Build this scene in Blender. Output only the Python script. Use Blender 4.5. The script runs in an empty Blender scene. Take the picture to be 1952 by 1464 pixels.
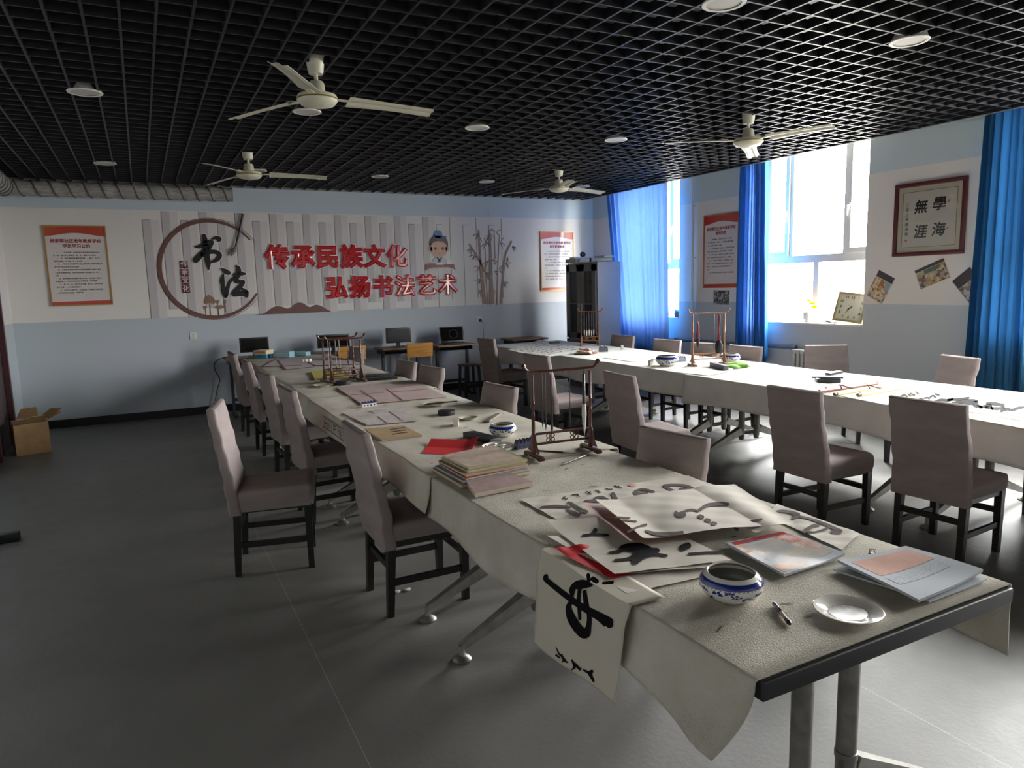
import bpy, bmesh, math, random
from mathutils import Vector, Matrix

# ------------------------------------------------------------------ camera, sky, exposure
scene = bpy.context.scene
COL = scene.collection
YAW, PITCH, ROLL, FPX = 0.4765, 0.1395, -0.0261, 1350.9
D, XR, XL, ZT, ZB, ZC, EYE = 10.152, 6.85, -1.362, 2.6315, 1.2819, 2.9476, 1.6
_f = Vector((math.sin(YAW)*math.cos(PITCH), math.cos(YAW)*math.cos(PITCH), -math.sin(PITCH)))
_r0 = Vector((math.cos(YAW), -math.sin(YAW), 0)); _u0 = _r0.cross(_f)
_r = math.cos(ROLL)*_r0 + math.sin(ROLL)*_u0
_u = -math.sin(ROLL)*_r0 + math.cos(ROLL)*_u0
cam = bpy.data.cameras.new('camera'); cam.sensor_width = 36; cam.lens = FPX/1952*36
cam.clip_start = 0.05; cam.clip_end = 200
camo = bpy.data.objects.new('camera', cam); COL.objects.link(camo)
camo.matrix_world = Matrix(((_r.x, _u.x, -_f.x, 0), (_r.y, _u.y, -_f.y, 0), (_r.z, _u.z, -_f.z, EYE), (0, 0, 0, 1)))
scene.camera = camo

scene.view_settings.view_transform = 'Standard'
scene.view_settings.look = 'None'
scene.view_settings.gamma = 1
scene.view_settings.use_curve_mapping = False
scene.view_settings.exposure = 0.0
SKY = 122.0
world = bpy.data.worlds.new('sky'); scene.world = world; world.use_nodes = True
wn = world.node_tree.nodes; wl = world.node_tree.links
bg = wn['Background']; bg.inputs[1].default_value = SKY
tc = wn.new('ShaderNodeTexCoord'); sx = wn.new('ShaderNodeSeparateXYZ'); cr = wn.new('ShaderNodeValToRGB')
wl.new(tc.outputs['Generated'], sx.inputs[0]); wl.new(sx.outputs['Z'], cr.inputs[0]); wl.new(cr.outputs[0], bg.inputs[0])
e = cr.color_ramp.elements
e[0].position = 0.0; e[0].color = (.25, .24, .22, 1)
e[1].position = 0.75; e[1].color = (1.0, .985, .96, 1)
k = e.new(0.04); k.color = (.55, .545, .53, 1)
cy = scene.cycles
cy.max_bounces = 8; cy.diffuse_bounces = 5; cy.glossy_bounces = 4; cy.transmission_bounces = 6; cy.transparent_max_bounces = 8
cy.sample_clamp_indirect = 8; cy.use_denoising = True

WINS = [(5.03, 6.58), (7.98, 9.30), (2.08, 3.72), (-0.35, 0.77)]  # last window is out of view, guessed and sized to light the near table
WZ0, WZ1 = 1.07, 3.2
for i, (a, b) in enumerate(WINS):                                   # sampling portals in the window openings
    l = bpy.data.lights.new('window_portal', 'AREA'); l.shape = 'RECTANGLE'; l.size = b-a; l.size_y = WZ1-WZ0
    l.cycles.is_portal = True
    o = bpy.data.objects.new('window_portal', l); COL.objects.link(o)
    o.location = (7.13, (a+b)/2, (WZ0+WZ1)/2)
    o.matrix_world = Matrix.Translation(o.location) @ Matrix(((0, 0, 1, 0), (1, 0, 0, 0), (0, 1, 0, 0), (0, 0, 0, 1)))

# ------------------------------------------------------------------ helpers
rnd = random.Random(11)
def _ray(u, v):
    return _f + _r*((u-976)/FPX) - _u*((v-732)/FPX)
def _hit(u, v, ax, val):
    d = _ray(u, v); c = Vector((0, 0, EYE)); return c + d*((val-c[ax])/d[ax])
def P(u, v, z=0.757): return _hit(u, v, 2, z)       # a point on a level plane
def PX(u, v, x=XR): return _hit(u, v, 0, x)         # on a plane parallel to the window wall
def PY(u, v, y=D): return _hit(u, v, 1, y)          # on a plane parallel to the back wall

def lin(h):
    if isinstance(h, str):
        h = h.lstrip('#'); c = [int(h[i:i+2], 16)/255 for i in (0, 2, 4)]
        return tuple(((x/12.92) if x <= .04045 else ((x+.055)/1.055)**2.4) for x in c)
    return h
MATS = {}
def mat(name, col, rough=.6, metal=0., var=0., vscale=20., bump=0., bscale=80., col2=None, spec=.5, stretch=None, trans=0., coat=0., tcol=None):
    if name in MATS: return MATS[name]
    m = bpy.data.materials.new(name); m.use_nodes = True; n = m.node_tree.nodes; l = m.node_tree.links
    b = n['Principled BSDF']; c = lin(col)
    b.inputs['Base Color'].default_value = (*c, 1); b.inputs['Roughness'].default_value = rough
    b.inputs['Metallic'].default_value = metal; b.inputs['Specular IOR Level'].default_value = spec
    if coat: b.inputs['Coat Weight'].default_value = coat; b.inputs['Coat Roughness'].default_value = .05
    co = n.new('ShaderNodeTexCoord'); vec = co.outputs['Object']
    if stretch:
        mp = n.new('ShaderNodeMapping'); mp.inputs['Scale'].default_value = stretch; l.new(vec, mp.inputs[0]); vec = mp.outputs[0]
    if var or col2:
        nt = n.new('ShaderNodeTexNoise'); nt.inputs['Scale'].default_value = vscale; nt.inputs['Detail'].default_value = 4
        l.new(vec, nt.inputs['Vector'])
        r = n.new('ShaderNodeValToRGB'); q = r.color_ramp.elements
        q[0].position = .35; q[1].position = .68
        c2 = lin(col2) if col2 else tuple(min(1, x*(1+var)) for x in c)
        c1 = c if col2 else tuple(x*(1-var) for x in c)
        q[0].color = (*c1, 1); q[1].color = (*c2, 1)
        l.new(nt.outputs['Fac'], r.inputs[0]); l.new(r.outputs[0], b.inputs['Base Color'])
    if bump:
        nb = n.new('ShaderNodeTexNoise'); nb.inputs['Scale'].default_value = bscale; nb.inputs['Detail'].default_value = 3
        l.new(vec, nb.inputs['Vector'])
        bp = n.new('ShaderNodeBump'); bp.inputs['Strength'].default_value = bump; bp.inputs['Distance'].default_value = .01
        l.new(nb.outputs['Fac'], bp.inputs['Height']); l.new(bp.outputs[0], b.inputs['Normal'])
    if trans:
        t = n.new('ShaderNodeBsdfTranslucent'); mx = n.new('ShaderNodeMixShader'); mx.inputs[0].default_value = trans
        src = b.inputs['Base Color'].links
        if tcol: t.inputs[0].default_value = (*tcol, 1)
        elif src: l.new(src[0].from_socket, t.inputs[0])
        else: t.inputs[0].default_value = (*c, 1)
        l.new(b.outputs[0], mx.inputs[1]); l.new(t.outputs[0], mx.inputs[2])
        l.new(mx.outputs[0], n['Material Output'].inputs[0])
    MATS[name] = m; return m

class MB:
    """collects shapes; build() links them as ONE mesh object"""
    def __init__(s): s.v = []; s.f = []; s.mi = []; s.cur = 0; s.M = None
    def add(s, vs, fs):
        n = len(s.v)
        s.v += [(s.M @ Vector(q)) if s.M is not None else Vector(q) for q in vs]
        s.f += [tuple(n+i for i in f) for f in fs]; s.mi += [s.cur]*len(fs); return s
    def box(s, c, d, bev=0.):
        x, y, z = c; a, b, h = d[0]/2, d[1]/2, d[2]/2
        if not bev:
            vs = [(x+i*a, y+j*b, z+k*h) for i in (-1, 1) for j in (-1, 1) for k in (-1, 1)]
            return s.add(vs, [(0, 1, 3, 2), (4, 6, 7, 5), (0, 4, 5, 1), (2, 3, 7, 6), (0, 2, 6, 4), (1, 5, 7, 3)])
        bm = bmesh.new(); bmesh.ops.create_cube(bm, size=1)
        for q in bm.verts: q.co = Vector((q.co.x*2*a+x, q.co.y*2*b+y, q.co.z*2*h+z))
        bmesh.ops.bevel(bm, geom=bm.edges[:], offset=min(bev, a*.9, b*.9, h*.9), segments=2, profile=.6, affect='EDGES')
        bm.verts.index_update()
        s.add([q.co.copy() for q in bm.verts], [tuple(w.index for w in f.verts) for f in bm.faces]); bm.free(); return s
    def beam(s, p0, p1, w, h, up=(0, 0, 1)):
        p0, p1 = Vector(p0), Vector(p1); d = (p1-p0).normalized(); r = d.cross(Vector(up)).normalized(); u2 = r.cross(d)
        vs = [p+r*(i*w/2)+u2*(j*h/2) for p in (p0, p1) for i, j in ((-1, -1), (1, -1), (1, 1), (-1, 1))]
        return s.add(vs, [(0, 3, 2, 1), (4, 5, 6, 7), (0, 1, 5, 4), (1, 2, 6, 5), (2, 3, 7, 6), (3, 0, 4, 7)])
    def tube(s, path, r, n=10, cap=True):
        path = [Vector(q) for q in path]; m = len(path); rs = r if isinstance(r, (list, tuple)) else [r]*m
        t = [(path[min(i+1, m-1)]-path[max(i-1, 0)]).normalized() for i in range(m)]
        a = Vector((0, 0, 1)) if abs(t[0].z) < .9 else Vector((1, 0, 0))
        nrm = t[0].cross(a).normalized(); vs = []; fs = []
        for i in range(m):
            nrm = (nrm - t[i]*nrm.dot(t[i])).normalized(); b = t[i].cross(nrm)
            vs += [path[i] + (nrm*math.cos(2*math.pi*j/n) + b*math.sin(2*math.pi*j/n))*rs[i] for j in range(n)]
        for i in range(m-1):
            fs += [(i*n+j, i*n+(j+1) % n, (i+1)*n+(j+1) % n, (i+1)*n+j) for j in range(n)]
        if cap: fs += [tuple(range(n-1, -1, -1)), tuple(range((m-1)*n, m*n))]
        return s.add(vs, fs)
    def lathe(s, prof, n=24, c=(0, 0, 0), axis=None):
        M = Matrix.Identity(3) if axis is None else Vector((0, 0, 1)).rotation_difference(Vector(axis)).to_matrix()
        c = Vector(c); vs = []; fs = []; m = len(prof)
        for r, z in prof:
            vs += [c + M @ Vector((max(r, 1e-5)*math.cos(2*math.pi*j/n), max(r, 1e-5)*math.sin(2*math.pi*j/n), z)) for j in range(n)]
        for i in range(m-1):
            fs += [(i*n+j, i*n+(j+1) % n, (i+1)*n+(j+1) % n, (i+1)*n+j) for j in range(n)]
        return s.add(vs, fs)
    def disc(s, c, r, h, n=24): return s.lathe([(0, 0), (r, 0), (r, h), (0, h)], n, c)
    def prism(s, poly, z0, z1):
        n = len(poly); vs = [(x, y, z0) for x, y in poly] + [(x, y, z1) for x, y in poly]
        fs = [tuple(range(n-1, -1, -1)), tuple(range(n, 2*n))] + [(i, (i+1) % n, n+(i+1) % n, n+i) for i in range(n)]
        return s.add(vs, fs)
    def grid(s, fn, nu, nv):
        vs = [fn(i/nu, j/nv) for j in range(nv+1) for i in range(nu+1)]; w = nu+1
        return s.add(vs, [(j*w+i, j*w+i+1, (j+1)*w+i+1, (j+1)*w+i) for j in range(nv) for i in range(nu)])
    def slab(s, fn, nu, nv, th):
        """a sheet with real thickness th below fn"""
        top = [Vector(fn(i/nu, j/nv)) for j in range(nv+1) for i in range(nu+1)]; w = nu+1; N = len(top)
        bot = [q - Vector((0, 0, th)) for q in top]
        fs = [(j*w+i, j*w+i+1, (j+1)*w+i+1, (j+1)*w+i) for j in range(nv) for i in range(nu)]
        fs += [tuple(N+q for q in reversed(f)) for f in fs]
        rim = [i for i in range(nu)] + [j*w+nu for j in range(nv)] + [nv*w+i for i in range(nu, 0, -1)] + [j*w for j in range(nv, 0, -1)]
        fs += [(rim[i], N+rim[i], N+rim[(i+1) % len(rim)], rim[(i+1) % len(rim)]) for i in range(len(rim))]
        return s.add(top+bot, fs)
    def rings(s, rs, cap=True):
        n = len(rs[0]); vs = [q for r in rs for q in r]; fs = []
        for i in range(len(rs)-1):
            fs += [(i*n+j, i*n+(j+1) % n, (i+1)*n+(j+1) % n, (i+1)*n+j) for j in range(n)]
        if cap: fs += [tuple(range(n-1, -1, -1)), tuple(range((len(rs)-1)*n, len(rs)*n))]
        return s.add(vs, fs)
    def ribbon(s, pts, width_to, surf, th=.0004, sub=6):
        """brush stroke: pts (x,y,w); surf(x,y) -> 3D point; width_to scales w"""
        q = smooth(pts, sub); L = []; R = []
        for i in range(len(q)):
            a = q[max(i-1, 0)]; b = q[min(i+1, len(q)-1)]
            dx, dy = b[0]-a[0], b[1]-a[1]; d = math.hypot(dx, dy) or 1; w = q[i][2]*width_to/2
            L.append((q[i][0]-dy/d*w, q[i][1]+dx/d*w)); R.append((q[i][0]+dy/d*w, q[i][1]-dx/d*w))
        n = len(q); vs = [surf(*p) for p in L] + [surf((L[i][0]+R[i][0])/2, (L[i][1]+R[i][1])/2) for i in range(n)] + [surf(*p) for p in R]
        fs = [(i, i+1, n+i+1, n+i) for i in range(n-1)] + [(n+i, n+i+1, 2*n+i+1, 2*n+i) for i in range(n-1)]
        # rounded ends
        for k, sgn in ((0, -1), (n-1, 1)):
            a = q[k]; b = q[k-sgn]; dx, dy = a[0]-b[0], a[1]-b[1]; d = math.hypot(dx, dy) or 1; w = a[2]*width_to/2
            base = len(vs); arc = []
            for t in range(1, 6):
                th_ = math.pi*t/6; ca, sa = math.cos(th_), math.sin(th_)
                nx, ny = (-dy/d, dx/d); arc.append(surf(a[0]+nx*w*ca+dx/d*w*sa, a[1]+ny*w*ca+dy/d*w*sa))
            vs += arc
            if sgn == 1: fs.append(tuple([k]+[base+t for t in range(5)]+[2*n+k, n+k]))
            else: fs.append(tuple([2*n+k]+[base+t for t in range(5)]+[k, n+k]))
        return s.add(vs, fs)
    def build(s, name, mats, parent=None, loc=(0, 0, 0), rz=0., world=False, smooth_deg=40, off=None):
        me = bpy.data.meshes.new(name); vs = s.v; o_loc = Vector(loc)
        if world:
            if parent is not None: o0 = parent.location
            else:
                xs = [q.x for q in vs]; ys = [q.y for q in vs]
                o0 = Vector(((min(xs)+max(xs))/2, (min(ys)+max(ys))/2, min(q.z for q in vs))); o_loc = o0
            vs = [q-o0 for q in vs]
        me.from_pydata([tuple(q) for q in vs], [], s.f)
        if not isinstance(mats, (list, tuple)): mats = [mats]
        for m in mats: me.materials.append(m)
        if len(mats) > 1: me.polygons.foreach_set('material_index', s.mi)
        me.validate(); me.update()
        if smooth_deg:
            me.polygons.foreach_set('use_smooth', [True]*len(me.polygons))
            me.set_sharp_from_angle(angle=math.radians(smooth_deg))
        o = bpy.data.objects.new(name, me); COL.objects.link(o); o.location = o_loc; o.rotation_euler = (0, 0, rz)
        if parent is not None: o.parent = parent
        return o

def smooth(pts, sub=6):
    if len(pts) < 3:
        out = []
        for i in range(len(pts)-1):
            out += [tuple(pts[i][k]+(pts[i+1][k]-pts[i][k])*t/sub for k in range(len(pts[0]))) for t in range(sub)]
        return out+[tuple(pts[-1])]
    out = []
    for i in range(len(pts)-1):
        p0, p1, p2, p3 = pts[max(i-1, 0)], pts[i], pts[i+1], pts[min(i+2, len(pts)-1)]
        for t in range(sub):
            t = t/sub
            out.append(tuple(.5*((2*p1[k])+(-p0[k]+p2[k])*t+(2*p0[k]-5*p1[k]+4*p2[k]-p3[k])*t*t+(-p0[k]+3*p1[k]-3*p2[k]+p3[k])*t**3) for k in range(len(p1))))
    return out+[tuple(pts[-1])]

def tag(o, label, cat, group=None):
    o['label'] = label; o['category'] = cat
    if group: o['group'] = group
    return o
def thing(name, label, cat, loc=(0, 0, 0), rz=0., group=None):
    o = bpy.data.objects.new(name, None); o.empty_display_size = .1; COL.objects.link(o)
    o.location = loc; o.rotation_euler = (0, 0, rz); return tag(o, label, cat, group)
def struct(o): o['kind'] = 'structure'; return o
def kids(o): return [c for c in bpy.data.objects if c.parent == o]
def dup(root, loc, rz=0., label=None, group=None, scale=None):
    def cp(o, par):
        c = o.copy(); COL.objects.link(c)
        if par is not None: c.parent = par
        for ch in kids(o): cp(ch, c)
        return c
    r = cp(root, None); r.location = loc; r.rotation_euler = (0, 0, rz)
    if scale: r.scale = scale
    if label: r['label'] = label
    if group: r['group'] = group
    return r
_tcache = {}
def text_mesh(s, size, bold=0., depth=.002, align='CENTER'):
    """flat lettering in the XY plane, centred, as (verts, faces)"""
    key = (s, size, bold, depth)
    if key in _tcache: return _tcache[key]
    c = bpy.data.curves.new('letters', 'FONT'); c.body = s; c.size = size; c.align_x = align; c.align_y = 'CENTER'
    c.resolution_u = 3; c.extrude = .001; c.bevel_depth = bold*size; c.bevel_resolution = 0
    o = bpy.data.objects.new('letters', c); COL.objects.link(o); bpy.context.view_layer.update()
    me = bpy.data.meshes.new_from_object(o.evaluated_get(bpy.context.evaluated_depsgraph_get()))
    vs = [q.co.copy() for q in me.vertices]; fs = [tuple(f.vertices) for f in me.polygons]
    bpy.data.objects.remove(o); bpy.data.curves.remove(c); bpy.data.meshes.remove(me)
    if vs:
        zm = max(abs(q.z) for q in vs)
        for q in vs: q.z = (q.z/zm+1)*depth/2
    _tcache[key] = (vs, fs); return vs, fs
def put_text(mb, s, size, M, bold=0., depth=.002, align='CENTER'):
    vs, fs = text_mesh(s, size, bold, depth, align); old = mb.M; mb.M = M; mb.add(vs, fs); mb.M = old
# frames of the two walls: x to the right along the wall as seen, y up, z out into the room
def MBW(x, z, off=0.): return Matrix(((1, 0, 0, x), (0, 0, -1, D-off), (0, 1, 0, z), (0, 0, 0, 1)))
def MRW(y, z, off=0.): return Matrix(((0, 0, -1, XR-off), (-1, 0, 0, y), (0, 1, 0, z), (0, 0, 0, 1)))
# ------------------------------------------------------------------ materials of the setting
def wall_mat():
    m = bpy.data.materials.new('banded_wall_paint'); m.use_nodes = True; n = m.node_tree.nodes; l = m.node_tree.links
    b = n['Principled BSDF']; b.inputs['Roughness'].default_value = .55; b.inputs['Specular IOR Level'].default_value = .35
    g = n.new('ShaderNodeNewGeometry'); s = n.new('ShaderNodeSeparateXYZ'); l.new(g.outputs['Position'], s.inputs[0])
    mr = n.new('ShaderNodeMapRange'); mr.inputs[1].default_value = 0; mr.inputs[2].default_value = 4; l.new(s.outputs['Z'], mr.inputs[0])
    r = n.new('ShaderNodeValToRGB'); r.color_ramp.interpolation = 'CONSTANT'; q = r.color_ramp.elements
    q[0].position = 0; q[0].color = (*lin('#bdc4ca'), 1); q[1].position = ZB/4; q[1].color = (*lin('#e6e1dc'), 1)
    k = q.new(ZT/4); k.color = (*lin('#c6d2d9'), 1)
    l.new(mr.outputs[0], r.inputs[0])
    nt = n.new('ShaderNodeTexNoise'); nt.inputs['Scale'].default_value = 2.5; nt.inputs['Detail'].default_value = 5
    mx = n.new('ShaderNodeMix'); mx.data_type = 'RGBA'; mx.blend_type = 'MULTIPLY'; mx.inputs[0].default_value = .12
    l.new(r.outputs[0], mx.inputs[6]); l.new(nt.outputs['Color'], mx.inputs[7]); l.new(mx.outputs[2], b.inputs['Base Color'])
    nb = n.new('ShaderNodeTexNoise'); nb.inputs['Scale'].default_value = 180; bp = n.new('ShaderNodeBump'); bp.inputs['Strength'].default_value = .06
    l.new(nb.outputs['Fac'], bp.inputs['Height']); l.new(bp.outputs[0], b.inputs['Normal']); return m
def floor_mat():
    m = bpy.data.materials.new('grey_vinyl_floor'); m.use_nodes = True; n = m.node_tree.nodes; l = m.node_tree.links
    b = n['Principled BSDF']; b.inputs['Specular IOR Level'].default_value = .7
    g = n.new('ShaderNodeNewGeometry')
    nt = n.new('ShaderNodeTexNoise'); nt.inputs['Scale'].default_value = 1.3; nt.inputs['Detail'].default_value = 8; nt.inputs['Roughness'].default_value = .65
    l.new(g.outputs['Position'], nt.inputs['Vector'])
    r = n.new('ShaderNodeValToRGB'); q = r.color_ramp.elements; q[0].position = .3; q[1].position = .72
    q[0].color = (*lin('#62605d'), 1); q[1].color = (*lin('#6e6c69'), 1); l.new(nt.outputs['Fac'], r.inputs[0])
    # seams between the vinyl sheets, 1.83 m apart
    s = n.new('ShaderNodeSeparateXYZ'); l.new(g.outputs['Position'], s.inputs[0])
    a = n.new('ShaderNodeMath'); a.operation = 'MULTIPLY_ADD'; a.inputs[1].default_value = 1/1.83; a.inputs[2].default_value = .70; l.new(s.outputs['X'], a.inputs[0])
    fr = n.new('ShaderNodeMath'); fr.operation = 'FRACT'; l.new(a.outputs[0], fr.inputs[0])
    lt = n.new('ShaderNodeMath'); lt.operation = 'LESS_THAN'; lt.inputs[1].default_value = .0018; l.new(fr.outputs[0], lt.inputs[0])
    mx = n.new('ShaderNodeMix'); mx.data_type = 'RGBA'; l.new(lt.outputs[0], mx.inputs[0]); l.new(r.outputs[0], mx.inputs[6]); mx.inputs[7].default_value = (*lin('#8f8e8a'), 1)
    l.new(mx.outputs[2], b.inputs['Base Color'])
    n2 = n.new('ShaderNodeTexNoise'); n2.inputs['Scale'].default_value = 9; n2.inputs['Detail'].default_value = 6; l.new(g.outputs['Position'], n2.inputs['Vector'])
    rr = n.new('ShaderNodeMapRange'); rr.inputs[3].default_value = .40; rr.inputs[4].default_value = .56; l.new(n2.outputs['Fac'], rr.inputs[0]); l.new(rr.outputs[0], b.inputs['Roughness'])
    n3 = n.new('ShaderNodeTexNoise'); n3.inputs['Scale'].default_value = 45; n3.inputs['Detail'].default_value = 4; l.new(g.outputs['Position'], n3.inputs['Vector'])
    bp = n.new('ShaderNodeBump'); bp.inputs['Strength'].default_value = .10; bp.inputs['Distance'].default_value = .01
    l.new(n3.outputs['Fac'], bp.inputs['Height']); l.new(bp.outputs[0], b.inputs['Normal']); return m
WALL = wall_mat(); FLOOR = floor_mat()
BLACK = mat('black_ceiling_paint', '#17171a', .45)
GRID = mat('black_grille_metal', '#1f1f24', .46, spec=.35)
SKIRT = mat('black_skirting', '#151517', .4)
PVC = mat('white_pvc', '#e4e2dc', .3)
WHITE = mat('white_enamel', '#dcdad2', .35)
def glass_mat():
    m = bpy.data.materials.new('window_glass'); m.use_nodes = True; n = m.node_tree.nodes; l = m.node_tree.links
    t = n.new('ShaderNodeBsdfTransparent'); t.inputs[0].default_value = (.96, .97, .97, 1); g = n.new('ShaderNodeBsdfGlossy'); g.inputs['Roughness'].default_value = .02
    mx = n.new('ShaderNodeMixShader'); mx.inputs[0].default_value = .06
    l.new(t.outputs[0], mx.inputs[1]); l.new(g.outputs[0], mx.inputs[2]); l.new(mx.outputs[0], n['Material Output'].inputs[0]); return m
GLASS = glass_mat()

# ------------------------------------------------------------------ the shell
Y0 = -2.6; TOP = 3.5
def slab(name, c, d, m): return struct(MB().box(c, d).build(name, m, world=True, smooth_deg=0))
slab('floor', ((XL+XR)/2, (Y0+D)/2, -.05), (XR-XL+.6, D-Y0+.6, .1), FLOOR)
slab('ceiling', ((XL+XR)/2, (Y0+D)/2, TOP+.05), (XR-XL+.6, D-Y0+.6, .1), BLACK)
wb = slab('wall_back', ((XL+XR)/2, D+.1, TOP/2), (XR-XL+.6, .2, TOP), WALL)
slab('wall_front', ((XL+XR)/2, Y0-.1, TOP/2), (XR-XL+.6, .2, TOP), WALL)
m = MB(); DOOR = (8.35, 9.36, 2.05)
m.box((XL-.1, (Y0+DOOR[0])/2, TOP/2), (.2, DOOR[0]-Y0, TOP)); m.box((XL-.1, (DOOR[1]+D)/2, TOP/2), (.2, D-DOOR[1], TOP))
m.box((XL-.1, (DOOR[0]+DOOR[1])/2, (TOP+DOOR[2])/2), (.2, DOOR[1]-DOOR[0], TOP-DOOR[2]))
struct(m.build('wall_left', WALL, world=True, smooth_deg=0))
m = MB(); T = .3
ys = sorted(WINS); edges = [Y0]+[q for w in ys for q in w]+[D]
for i in range(0, len(edges), 2): m.box((XR+T/2, (edges[i]+edges[i+1])/2, TOP/2), (T, edges[i+1]-edges[i], TOP))
for a, b in ys:
    m.box((XR+T/2, (a+b)/2, (WZ0-.02)/2), (T, b-a, WZ0-.02)); m.box((XR+T/2, (a+b)/2, (WZ1+TOP)/2), (T, b-a, TOP-WZ1))
struct(m.build('wall_right', WALL, world=True, smooth_deg=0))

m = MB(); m.box(((XL+XR)/2, D-.008, .05), (XR-XL, .016, .1)); struct(m.build('baseboard_back', SKIRT, world=True, smooth_deg=0))
m = MB(); m.box((XL+.008, (DOOR[1]+.05+D)/2, .05), (.016, D-DOOR[1]-.05, .1)); m.box((XL+.008, (Y0+DOOR[0]-.05)/2, .05), (.016, DOOR[0]-.05-Y0, .1)); struct(m.build('baseboard_left', SKIRT, world=True, smooth_deg=0))
m = MB(); m.box((XR-.008, (Y0+D)/2, .05), (.016, D-Y0, .1)); struct(m.build('baseboard_right', SKIRT, world=True, smooth_deg=0))

# open-cell grille hung below the slab
m = MB(); PIT = .16; GX = 6.615
x = .188-PIT*9
while x < GX-.02:
    if x > XL+.02: m.box((x, (Y0+10.12)/2, ZC+.026), (.013, 10.12-Y0, .052))
    x += PIT
y = 4.985-PIT*47
while y < 10.1:
    m.box(((XL+GX)/2, y, ZC+.0265), (GX-XL, .012, .051)); y += PIT
struct(m.build('ceiling_grille', GRID, world=True, smooth_deg=0))
m = MB(); m.box((GX+.006, (Y0+10.12)/2, ZC+.012), (.012, 10.12-Y0, .03)); m.box(((XL+GX)/2, 10.126, ZC+.014), (GX-XL, .012, .034))
struct(m.build('trim_1', mat('grey_edge_trim', '#9a9a98', .4), world=True, smooth_deg=0))

# windows
def bars(m, x, rects, w, d):
    """hollow frame(s): rect = (y0,y1,z0,z1)"""
    for y0, y1, z0, z1 in rects:
        m.box((x, (y0+y1)/2, z0+w/2), (d, y1-y0, w)); m.box((x, (y0+y1)/2, z1-w/2), (d, y1-y0, w))
        m.box((x, y0+w/2, (z0+z1)/2), (d, w, z1-z0-2*w)); m.box((x, y1-w/2, (z0+z1)/2), (d, w, z1-z0-2*w))
for i, (a, b) in enumerate(WINS):
    w = bpy.data.objects.new('window_%d' % (i+1), None); COL.objects.link(w); w.location = (7.07, (a+b)/2, WZ0); struct(w)
    mid = (a+b)/2; zt0, zt1 = 1.765, 1.855
    f = MB(); bars(f, 7.07, [(a, b, WZ0, WZ1)], .045, .07)
    f.box((7.07, mid, (zt0+zt1)/2), (.068, b-a-.09, zt1-zt0)); f.box((7.07, mid, (WZ0+.045+zt0)/2), (.066, .075, zt0-WZ0-.045))
    for q in (a+.40, b-.40): f.box((7.07, q, (zt1+WZ1-.045)/2), (.066, .05, WZ1-.045-zt1))
    f.build('window_frame', PVC, w, world=True, smooth_deg=0)
    for y0, y1, hy in ((a+.045, a+.375, a+.345), (b-.375, b-.045, b-.345)):
        sm = MB(); bars(sm, 7.045, [(y0, y1, zt1, WZ1-.045)], .055, .06); so = sm.build('sash', PVC, w, world=True, smooth_deg=0)
        h = MB(); h.box((7.008, hy, 2.36), (.014, .028, .07), .004); h.tube([(6.998, hy, 2.37), (6.985, hy, 2.365), (6.983, hy, 2.26)], .008, 8)
        h.v = [q-Vector(w.location) for q in h.v]; h.build('window_handle', PVC, so)
    g = MB(); gx = 7.075
    for y0, y1, z0, z1 in ((a+.045, mid-.037, WZ0+.045, zt0), (mid+.037, b-.045, WZ0+.045, zt0), (a+.10, a+.32, zt1+.055, WZ1-.1), (a+.425, b-.425, zt1, WZ1-.045), (b-.32, b-.10, zt1+.055, WZ1-.1)):
        g.box((gx, (y0+y1)/2, (z0+z1)/2), (.005, y1-y0, z1-z0))
    g.build('glass', GLASS, w, world=True, smooth_deg=0)
    s = MB(); s.box(((XR+7.03)/2-.008, mid, WZ0-.01), (7.03-XR+.016, b-a-.002, .02), .004); s.build('window_sill', mat('sill_stone', '#dad8d2', .3), w, world=True)

# door in the left wall, only its far edge shows
d1 = bpy.data.objects.new('door_1', None); COL.objects.link(d1); d1.location = (XL, (DOOR[0]+DOOR[1])/2, 0); struct(d1)
MAROON = mat('maroon_door_paint', '#4a2a2e', .4)
m = MB(); m.box((XL+.0, DOOR[1]-.01, DOOR[2]/2), (.05, .07, DOOR[2])); m.box((XL, DOOR[0]+.01, DOOR[2]/2), (.05, .07, DOOR[2])); m.box((XL, (DOOR[0]+DOOR[1])/2, DOOR[2]-.02), (.05, DOOR[1]-DOOR[0], .07))
m.build('door_frame', MAROON, d1, world=True, smooth_deg=0)
m = MB(); m.box((XL-.075, (DOOR[0]+DOOR[1])/2, DOOR[2]/2), (.09, DOOR[1]-DOOR[0], DOOR[2])); m.build('door_leaf', mat('dark_door_leaf', '#4b3f3f', .45), d1, world=True, smooth_deg=0)

# printed stripes of the mural on the back wall
STR = mat('mural_stripe', '#bdb6b8', .5); STL = mat('mural_stripe_line', '#7d7676', .5); STP = mat('mural_pale_stripe', '#d3ccca', .5)
m = MB(); m2 = MB(); m3 = MB(); n = 0
while True:
    xa = .10+.4365*n; xb = .32+.4365*n; n += 1
    if xa > 5.3: break
    if xa > 4.0: ws = .006  # glare put into the print: grey bands left out towards the right end
    else: ws = .095
    for x0, z0, z1 in ((xa, ZB+.002, 2.52), (xb, 1.395, ZT-.002)):
        if x0 > 5.25: continue
        if ws > .05:
            m.box((x0+ws/2, D-.0006, (z0+z1)/2), (ws, .0012, z1-z0)); m3.box((x0+ws*1.5, D-.0005, (z0+z1)/2), (ws, .001, z1-z0))
        m2.box((x0, D-.0008, (z0+z1)/2), (.009, .0016, z1-z0))
        if z1 < 2.6: m2.box((x0+.045, D-.0008, z1), (.09, .0016, .006))
m.build('mural_stripes', STR, wb, world=True, smooth_deg=0); m2.build('mural_lines', STL, wb, world=True, smooth_deg=0); m3.build('mural_pale_stripes', STP, wb, world=True, smooth_deg=0)
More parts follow.
